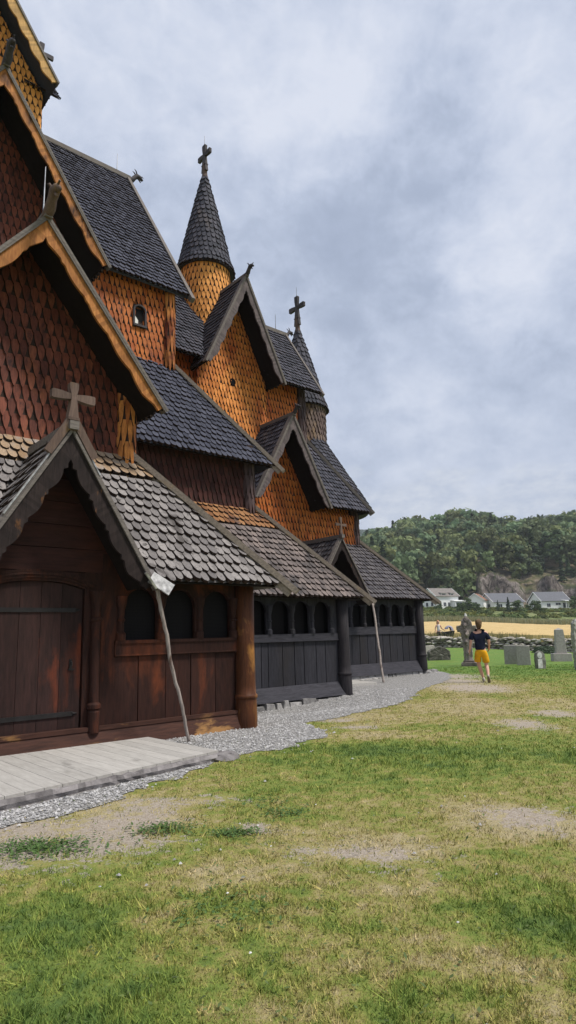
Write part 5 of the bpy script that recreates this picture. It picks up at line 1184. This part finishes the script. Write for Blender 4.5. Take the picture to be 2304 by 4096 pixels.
def ring_loft(mb,rings,n=20):
    """rings: (cx,cy,cz,rx,ry) stacked; open tube with wavy hem"""
    base=len(mb.v)
    for (cx,cy,cz,rx,ry) in rings:
        for k in range(n):
            t=2*math.pi*k/n; mb.v.append((cx+rx*math.cos(t),cy+ry*math.sin(t),cz))
    for i in range(len(rings)-1):
        for k in range(n): mb.f.append((base+i*n+k,base+i*n+(k+1)%n,base+(i+1)*n+(k+1)%n,base+(i+1)*n+k))
man=dict(pel=(0,0,.95),bel=(0,.01,1.10),che=(0,.03,1.36),nb=(0,.03,1.50),nk=(0,.05,1.56),h0=(0,.075,1.62),h1=(0,.085,1.69),h2=(0,.075,1.765),
  Lsh=(-.20,.02,1.43),Lel=(-.265,-.02,1.16),Lwr=(-.315,.03,.91),Lpa=(-.33,.05,.85),Rsh=(.20,.03,1.43),Rel=(.255,.03,1.16),Rwr=(.245,.17,.96),Rpa=(.235,.22,.91),
  Lhp=(-.10,.01,.88),Lkn=(-.085,.10,.50),Lcf=(-.045,.10,.34),Lan=(.015,.12,.09),Rhp=(.11,-.01,.88),Rkn=(.125,.05,.49),Rcf=(.145,-.06,.36),Ran=(.15,-.20,.17))
mx_,my_=17.0,11.03
e,P=person(mx_,my_,math.atan2(FH[1],FH[0])-math.pi/2-.27+ .0,'person seen from behind in navy t shirt and bright yellow shorts walking across the grass',man,(M_skin,M_shirt,M_shorts,M_hair))
# T-shirt
J=[(0,.0,.90,.172,.135),(0,.01,1.08,.175,.130),(0,.03,1.33,.188,.125),(0,.035,1.46,.16,.11),(0,.04,1.525,.115,.10),(-.19,.02,1.43,.10),(-.24,-.0,1.27,.088),(-.255,-.005,1.20,.078),(.19,.03,1.43,.10),(.235,.03,1.27,.088),(.248,.03,1.20,.078)]
skin('tshirt',J,[(0,1),(1,2),(2,3),(3,4),(2,5),(5,6),(6,7),(2,8),(8,9),(9,10)],M_shirt,e,root=1)
J=[(0,.0,.98,.150,.125),(0,.0,.90,.155,.13),(-.105,.02,.80,.115),(-.105,.05,.60,.112),(-.105,.055,.565,.110),(.115,.01,.80,.115),(.125,.03,.58,.112),(.125,.03,.54,.110)]
skin('shorts',J,[(0,1),(1,2),(2,3),(3,4),(1,5),(5,6),(6,7)],M_shorts,e,root=1)
mb=MB(); mb.blob((0,.062,1.715),.098,.112,.105,.10,2,3); mb.blob((0,.012,1.65),.088,.065,.10,.10,2,5); mb.blob((.0,.0,1.585),.07,.045,.06,.12,2,6); add_part(e,'hair',mb,M_hair)
# shoes: left planted, right heel lifted showing the sole
mb=MB(); mb.blob((.02,.18,.045),.047,.145,.05,.04,2,2); mb.blob((.015,.10,.07),.042,.06,.06,.04,2,2); s1=add_part(e,'shoe',mb,M_shoe)
mb=MB(); ax=V((.02,.16,-.21)).normalized(); c=V((.155,-.165,.10)); s_=V((1,0,0)); n_=s_.cross(ax).normalized()
for t,w_,h_ in ((-.10,.034,.036),(-.02,.036,.036),(.06,.044,.034),(.115,.04,.028)): mb.blob(c+ax*t,w_,.045,w_*1.3,.04,2,3)
s2=add_part(e,'shoe',mb,M_shoe)
mb=MB(); nn=16; P1=[]
for k in range(nn):
    t=2*math.pi*k/nn; r=.046 if math.sin(t)>-.2 else .036; P1.append(c+ax*(.145*math.sin(t)+.01)+s_*r*math.cos(t)+V((0,-.045,-.02)))
mb.prism(P1,V((0,-.012,-.008))); add_part(e,'shoe_sole',mb,M_sole,False)
mb=MB()
for k in range(nn): pass
# woman with the pram beyond the wall
wd=dict(pel=(0,0,.93),bel=(0,0,1.06),che=(0,.01,1.28),nb=(0,.01,1.40),nk=(0,.02,1.46),h0=(0,.03,1.52),h1=(0,.035,1.59),h2=(0,.03,1.655),
  Lsh=(-.165,.01,1.34),Lel=(-.24,-.03,1.10),Lwr=(-.22,.02,.88),Lpa=(-.215,.04,.82),Rsh=(.165,.01,1.34),Rel=(.25,.03,1.12),Rwr=(.42,.05,1.0),Rpa=(.50,.05,.98),
  Lhp=(-.09,0,.86),Lkn=(-.03,.02,.48),Lcf=(.0,0,.34),Lan=(.02,-.03,.09),Rhp=(.09,0,.86),Rkn=(.13,.06,.48),Rcf=(.14,.02,.34),Ran=(.15,.02,.09))
x,y=px(.2243,48); e,P=person(x,y,math.atan2(FH[1],FH[0])-math.pi/2+math.pi+.3,'person with reddish blond hair in white top and dark trousers beyond the stone wall',{k:((-v[0],v[1],v[2])) for k,v in wd.items()},(M_skin,)*4,1.0)
skin('top',[(0,.0,.90,.135,.10),(0,0,1.06,.120,.095),(0,.01,1.27,.145,.105),(0,.015,1.39,.09,.08),(0,.02,1.41,.08,.07)],[(0,1),(1,2),(2,3),(3,4)],M_top,e,root=1)
skin('trousers',[(0,0,.95,.13,.105),(0,0,.86,.14,.12),(.09,0,.78,.098),(.03,.02,.48,.07),(-.02,-.03,.12,.055),(-.09,0,.78,.098),(-.13,.06,.48,.07),(-.15,.02,.12,.055)],[(0,1),(1,2),(2,3),(3,4),(1,5),(5,6),(6,7)],M_dtr,e,root=1)
mb=MB(); mb.blob((0,-.0,1.62),.095,.105,.10,.1,2,3); mb.blob((-.05,-.04,1.50),.06,.06,.12,.1,2,5); mb.blob((.05,-.04,1.50),.06,.06,.12,.1,2,6); add_part(e,'hair',mb,M_bl)
mb=MB()
for sx,yy in ((.02,0),(-.15,.05)): mb.blob((sx,yy+.05,.045),.045,.12,.045,.04,1,2)
add_part(e,'shoe',mb,M_dtr)
x,y=px(.2385,47.6); pr=empty('pram',(x,y,ground_z(x,y)),'pram with grey hood and dark body beyond the stone wall','pram',None,math.atan2(FH[1],FH[0])-math.pi/2)
M_hood=plain('grey_hood',(.30,.29,.36),.8); M_pbody=plain('pram_body',(.03,.03,.035),.7)
mb=MB(); n=10
for i in range(n):
    a0,a1=math.radians(5+150*i/n),math.radians(5+150*(i+1)/n)
    m_=6
    for j in range(m_):
        b0,b1=-.5+j/m_,-.5+(j+1)/m_; f=lambda a,b:(.08+.36*math.cos(a)*math.cos(b*2.4),.26*math.sin(b*2.6),.92+.40*math.sin(a)*math.cos(b*1.4))
        mb.add([f(a0,b0),f(a1,b0),f(a1,b1),f(a0,b1)],[(0,1,2,3)])
add_part(pr,'hood',mb,M_hood)
mb=MB(); mb.hexa([(-.34,-.18,.55),(.38,-.18,.55),(.38,.18,.55),(-.34,.18,.55),(-.48,-.24,.86),(.46,-.24,.95),(.46,.24,.95),(-.48,.24,.86)]); o=add_part(pr,'body',mb,M_pbody,False); bv=o.modifiers.new('b','BEVEL'); bv.width=.05; bv.segments=3
mb=MB()
for sx in (-1,1):
    mb.tube([(-.35,sx*.22,.30),(.0,sx*.23,.58),(.36,sx*.22,.30)],.014,6); mb.tube([(.1,sx*.23,.55),(-.45,sx*.22,.92),(-.62,sx*.2,1.02)],.014,6)
mb.tube([(-.62,-.2,1.02),(-.62,.2,1.02)],.018,6); add_part(pr,'frame',mb,M_rod)
for sx in (-1,1):
    for xx,r in ((-.36,.2),(.38,.16)):
        mb=MB(); P2=[(xx+r*math.cos(2*math.pi*k/16),sx*.25,r+r*math.sin(2*math.pi*k/16)) for k in range(17)]; mb.tube(P2,.022,6,False); mb.tube([(xx,sx*.23,r),(xx,sx*.27,r)],.03,8)
        for k in range(6): a=math.pi*k/3; mb.tube([(xx,sx*.25,r),(xx+r*math.cos(a),sx*.25,r+r*math.sin(a))],.006,4)
        add_part(pr,'wheel',mb,M_pbody)

# ------------------------------------------------------------------ air
M_hz=bpy.data.materials.new('air'); M_hz.use_nodes=True; t_=M_hz.node_tree; t_.nodes.clear(); o_=t_.nodes.new('ShaderNodeOutputMaterial'); pv=t_.nodes.new('ShaderNodeVolumePrincipled'); pv.inputs['Color'].default_value=(.86,.92,1,1); pv.inputs['Density'].default_value=.00021; t_.links.new(pv.outputs[0],o_.inputs['Volume'])
mb=MB(); mb.box((-1900,-1900,-30),(2300,2300,330)); hz=mesh_obj('haze',mb,M_hz); tag(hz,'thin pale summer haze over the valley','haze',kind='stuff')
# broad-leaved weeds, clover and fallen leaves in the turf (stuff)
def weeds():
    g=np.random.default_rng(31); L=[]; tin=[]
    cl=[(5.04,-1.87,.2,.34,260),(5.45,-1.06,.15,.19,120),(5.29,-.48,.1,.18,90),(3.88,-.42,.30,.28,45),(5.82,-.09,.15,.2,50),(6.2,-.3,.2,.25,30)]
    for a,b,ra,rb,n in cl:
        for _ in range(n*3): 
            q=g.normal(0,.45,2); L.append((a+q[0]*ra*1.3,b+q[1]*rb*1.3,.012+.008*g.random())); k=.9+.6*g.random(); tin.append((k*.85,k*1.0,k*.8))
    for _ in range(1500):
        d=2.4+g.random()**1.5*9; L.append((d,d*math.tan(g.random()*1.0-.45),.008+.010*g.random())); k=.7+.9*g.random(); tin.append((k*1.1,k,k*.9))
    V_=[];T_=[]
    for (d,l,sz),t in zip(L,tin):
        x,y=at(d,l)
        if y>8.3 and x<7.5: continue
        z=ground_z(x,y)+.012+.014*g.random(); a=g.random()*6.28; ca,sa=math.cos(a)*sz,math.sin(a)*sz; ti=g.normal(0,.35)
        V_.append([(x-ca,y-sa,z-ti*sz),(x+sa*.6,y-ca*.6,z),(x+ca,y+sa,z+ti*sz),(x-sa*.6,y+ca*.6,z)]); T_.append(t)
    o=bpy.data.objects.new('clover',quads_mesh('clover',np.array(V_),M_bushleaf,np.array(T_))); COL.objects.link(o); tag(o,'low clover and small leafy weeds scattered through the lawn','weeds',kind='stuff')
    mb=MB()
    for _ in range(22):
        d=2.6+g.random()**1.4*9; x,y=at(d,d*math.tan(g.random()*1.0-.45))
        if y>8.3 and x<7.5: continue
        mb.blob((x,y,ground_z(x,y)+.03),.007,.007,.004,.2,1,1)
    o=mesh_obj('daisies',mb,M_white); tag(o,'tiny white clover heads dotted over the lawn','flowers',kind='stuff')
weeds()
#--TAIL--
# ------------------------------------------------------------------ camera, light, sky
cam=bpy.data.cameras.new('camera'); co=bpy.data.objects.new('camera',cam); COL.objects.link(co); S.camera=co
cam.sensor_fit='VERTICAL'; cam.sensor_height=36; cam.lens=36*1619.93/2576; cam.clip_end=8000; cam.clip_start=.05
R_=V((.75731636,-.6524422,-.0281266)); U_=V((-.10396522,-.16297325,.98113758)); F_=V((.64471945,.74010735,.19125361))
co.matrix_world=Matrix(((R_.x,U_.x,-F_.x,0),(R_.y,U_.y,-F_.y,0),(R_.z,U_.z,-F_.z,1.45),(0,0,0,1)))
SUN_EL=math.radians(60); SUN_AZ=math.radians(-58)     # direction to the sun in the xy plane
sd=V((math.cos(SUN_AZ)*math.cos(SUN_EL),math.sin(SUN_AZ)*math.cos(SUN_EL),math.sin(SUN_EL)))
sl_=bpy.data.lights.new('sun','SUN'); sl_.energy=4.4; sl_.angle=math.radians(10); sl_.color=(1,.94,.86)
so=bpy.data.objects.new('sun',sl_); COL.objects.link(so); so.rotation_euler=sd.to_track_quat('Z','Y').to_euler()
W=bpy.data.worlds.new('World'); S.world=W; W.use_nodes=True; nt=W.node_tree; nt.nodes.clear()
def N_(t,**k):
    n=nt.nodes.new(t)
    for a,b in k.items(): setattr(n,a,b)
    return n
out=N_('ShaderNodeOutputWorld'); bg=N_('ShaderNodeBackground'); bg.inputs[1].default_value=1
sky=N_('ShaderNodeTexSky',sky_type='NISHITA'); sky.sun_disc=False; sky.sun_elevation=SUN_EL; sky.sun_rotation=math.radians(90)-SUN_AZ
tc=N_('ShaderNodeTexCoord')
def mt(op,a,b=None):
    m=N_('ShaderNodeMath',operation=op)
    for i,x in enumerate((a,b)):
        if x is None: continue
        if hasattr(x,'is_output'): nt.links.new(x,m.inputs[i])
        else: m.inputs[i].default_value=x
    return m.outputs[0]
def nz(vec,sc,det,rough,dist=0):
    n=N_('ShaderNodeTexNoise'); n.inputs['Scale'].default_value=sc; n.inputs['Detail'].default_value=det; n.inputs['Roughness'].default_value=rough; n.inputs['Distortion'].default_value=dist; nt.links.new(vec,n.inputs['Vector']); return n
mp=N_('ShaderNodeMapping'); mp.inputs['Scale'].default_value=(1,1,1.35); nt.links.new(tc.outputs['Generated'],mp.inputs['Vector'])
n1=nz(mp.outputs[0],4.6,10,.58,.45); n2=nz(mp.outputs[0],16,9,.62,.3)
warp=N_('ShaderNodeVectorMath',operation='MULTIPLY_ADD'); wn=nz(mp.outputs[0],7,8,.62); nt.links.new(wn.outputs['Color'],warp.inputs[0]); warp.inputs[1].default_value=(.30,.30,.30); 
sub=N_('ShaderNodeVectorMath',operation='SUBTRACT'); nt.links.new(tc.outputs['Generated'],sub.inputs[0]); sub.inputs[1].default_value=(.15,.15,.15); nt.links.new(sub.outputs[0],warp.inputs[2])
def sky_dir(px,py):
    v=(F_+R_*((px-724.5)/1619.93)-U_*((py-1288)/1619.93)); return v.normalized()
fac=mt('ADD',mt('MULTIPLY',mt('SUBTRACT',n1.outputs['Fac'],.5),1.15),mt('MULTIPLY',mt('SUBTRACT',n2.outputs['Fac'],.5),.85)); fac=mt('ADD',fac,.60)
# cloud masses, given as directions in the sky (dark lobes negative, bright ones positive)
CL=[((0.617, 0.541, 0.571), 0.15, -0.20), ((0.493, 0.636, 0.594), 0.13, -0.20), ((0.644, 0.412, 0.645), 0.1, -0.20), ((0.66, 0.461, 0.594), 0.13, -0.20), ((0.591, 0.614, 0.523), 0.12, -0.20), ((0.687, 0.533, 0.494), 0.12, -0.20), ((0.778, 0.482, 0.403), 0.09, -0.20), ((0.715, 0.563, 0.415), 0.12, -0.20), ((0.398, 0.69, 0.605), 0.1, -0.20), ((0.818, 0.468, 0.334), 0.1, -0.20), ((0.711, 0.649, 0.269), 0.1, -0.20), ((0.534, 0.546, 0.645), 0.13, 0.13), ((0.617, 0.464, 0.635), 0.05, 0.13), ((0.713, 0.324, 0.622), 0.11, 0.13), ((0.449, 0.575, 0.684), 0.15, 0.13), ((0.75, 0.408, 0.52), 0.08, 0.13), ((0.771, 0.539, 0.339), 0.08, 0.13), ((0.558, 0.628, 0.542), 0.04, 0.13), ((0.543, 0.685, 0.487), 0.07, 0.13), ((0.806, 0.388, 0.446), 0.1, 0.13), ((0.78, 0.595, 0.193), 0.08, 0.13), ((0.857, 0.473, 0.204), 0.08, 0.13), ((0.557, 0.407, 0.724), 0.2, 0.13), ((0.305, 0.65, 0.696), 0.2, 0.13)]
for c,r,a in CL:
    dn=N_('ShaderNodeVectorMath',operation='DISTANCE'); nt.links.new(warp.outputs[0],dn.inputs[0]); dn.inputs[1].default_value=V(c).normalized()
    mr=N_('ShaderNodeMapRange',interpolation_type='SMOOTHSTEP'); nt.links.new(dn.outputs['Value'],mr.inputs[0]); mr.inputs[1].default_value=0; mr.inputs[2].default_value=r*1.35; mr.inputs[3].default_value=a; mr.inputs[4].default_value=0
    fac=mt('ADD',fac,mr.outputs[0])
rp=N_('ShaderNodeValToRGB'); e=rp.color_ramp.elements; e[0].position=.0; e[0].color=(.375,.44,.585,1); e[1].position=1; e[1].color=(.78,.825,.94,1)
for p,c in ((.25,(.435,.505,.655)),(.5,(.55,.62,.775)),(.75,(.67,.73,.87))): q=e.new(p); q.color=(*c,1)
nt.links.new(fac,rp.inputs[0])
# puffy bank close to the horizon
sx=N_('ShaderNodeSeparateXYZ'); nt.links.new(tc.outputs['Generated'],sx.inputs[0])
mp2=N_('ShaderNodeMapping'); mp2.inputs['Scale'].default_value=(1,1,2.2); nt.links.new(tc.outputs['Generated'],mp2.inputs['Vector']); n3=nz(mp2.outputs[0],11,8,.55,.1)
h=mt('SUBTRACT',mt('ADD',.165,mt('MULTIPLY',n3.outputs['Fac'],.16)),sx.outputs['Z']); mr=N_('ShaderNodeMapRange'); nt.links.new(h,mr.inputs[0]); mr.inputs[1].default_value=0.0; mr.inputs[2].default_value=.035; 
n4=nz(mp2.outputs[0],26,6,.6); rp2=N_('ShaderNodeValToRGB'); e=rp2.color_ramp.elements; e[0].position=.35; e[0].color=(.50,.57,.72,1); e[1].position=.65; e[1].color=(.74,.78,.86,1); nt.links.new(n4.outputs['Fac'],rp2.inputs[0])
mx=N_('ShaderNodeMix',data_type='RGBA'); nt.links.new(mt('MULTIPLY',mr.outputs[0],.75),mx.inputs[0]); nt.links.new(rp.outputs[0],mx.inputs[6]); nt.links.new(rp2.outputs[0],mx.inputs[7])
sk=N_('ShaderNodeVectorMath',operation='SCALE'); nt.links.new(sky.outputs[0],sk.inputs[0]); sk.inputs['Scale'].default_value=.09
mx2=N_('ShaderNodeMix',data_type='RGBA'); mx2.inputs[0].default_value=.93; nt.links.new(sk.outputs[0],mx2.inputs[6]); nt.links.new(mx.outputs[2],mx2.inputs[7])
nt.links.new(mx2.outputs[2],bg.inputs[0]); nt.links.new(bg.outputs[0],out.inputs[0])
vs=S.view_settings; vs.view_transform='Standard'; vs.look='None'; vs.exposure=0; vs.gamma=1
S.cycles.max_bounces=6; S.cycles.diffuse_bounces=3; S.cycles.use_denoising=True
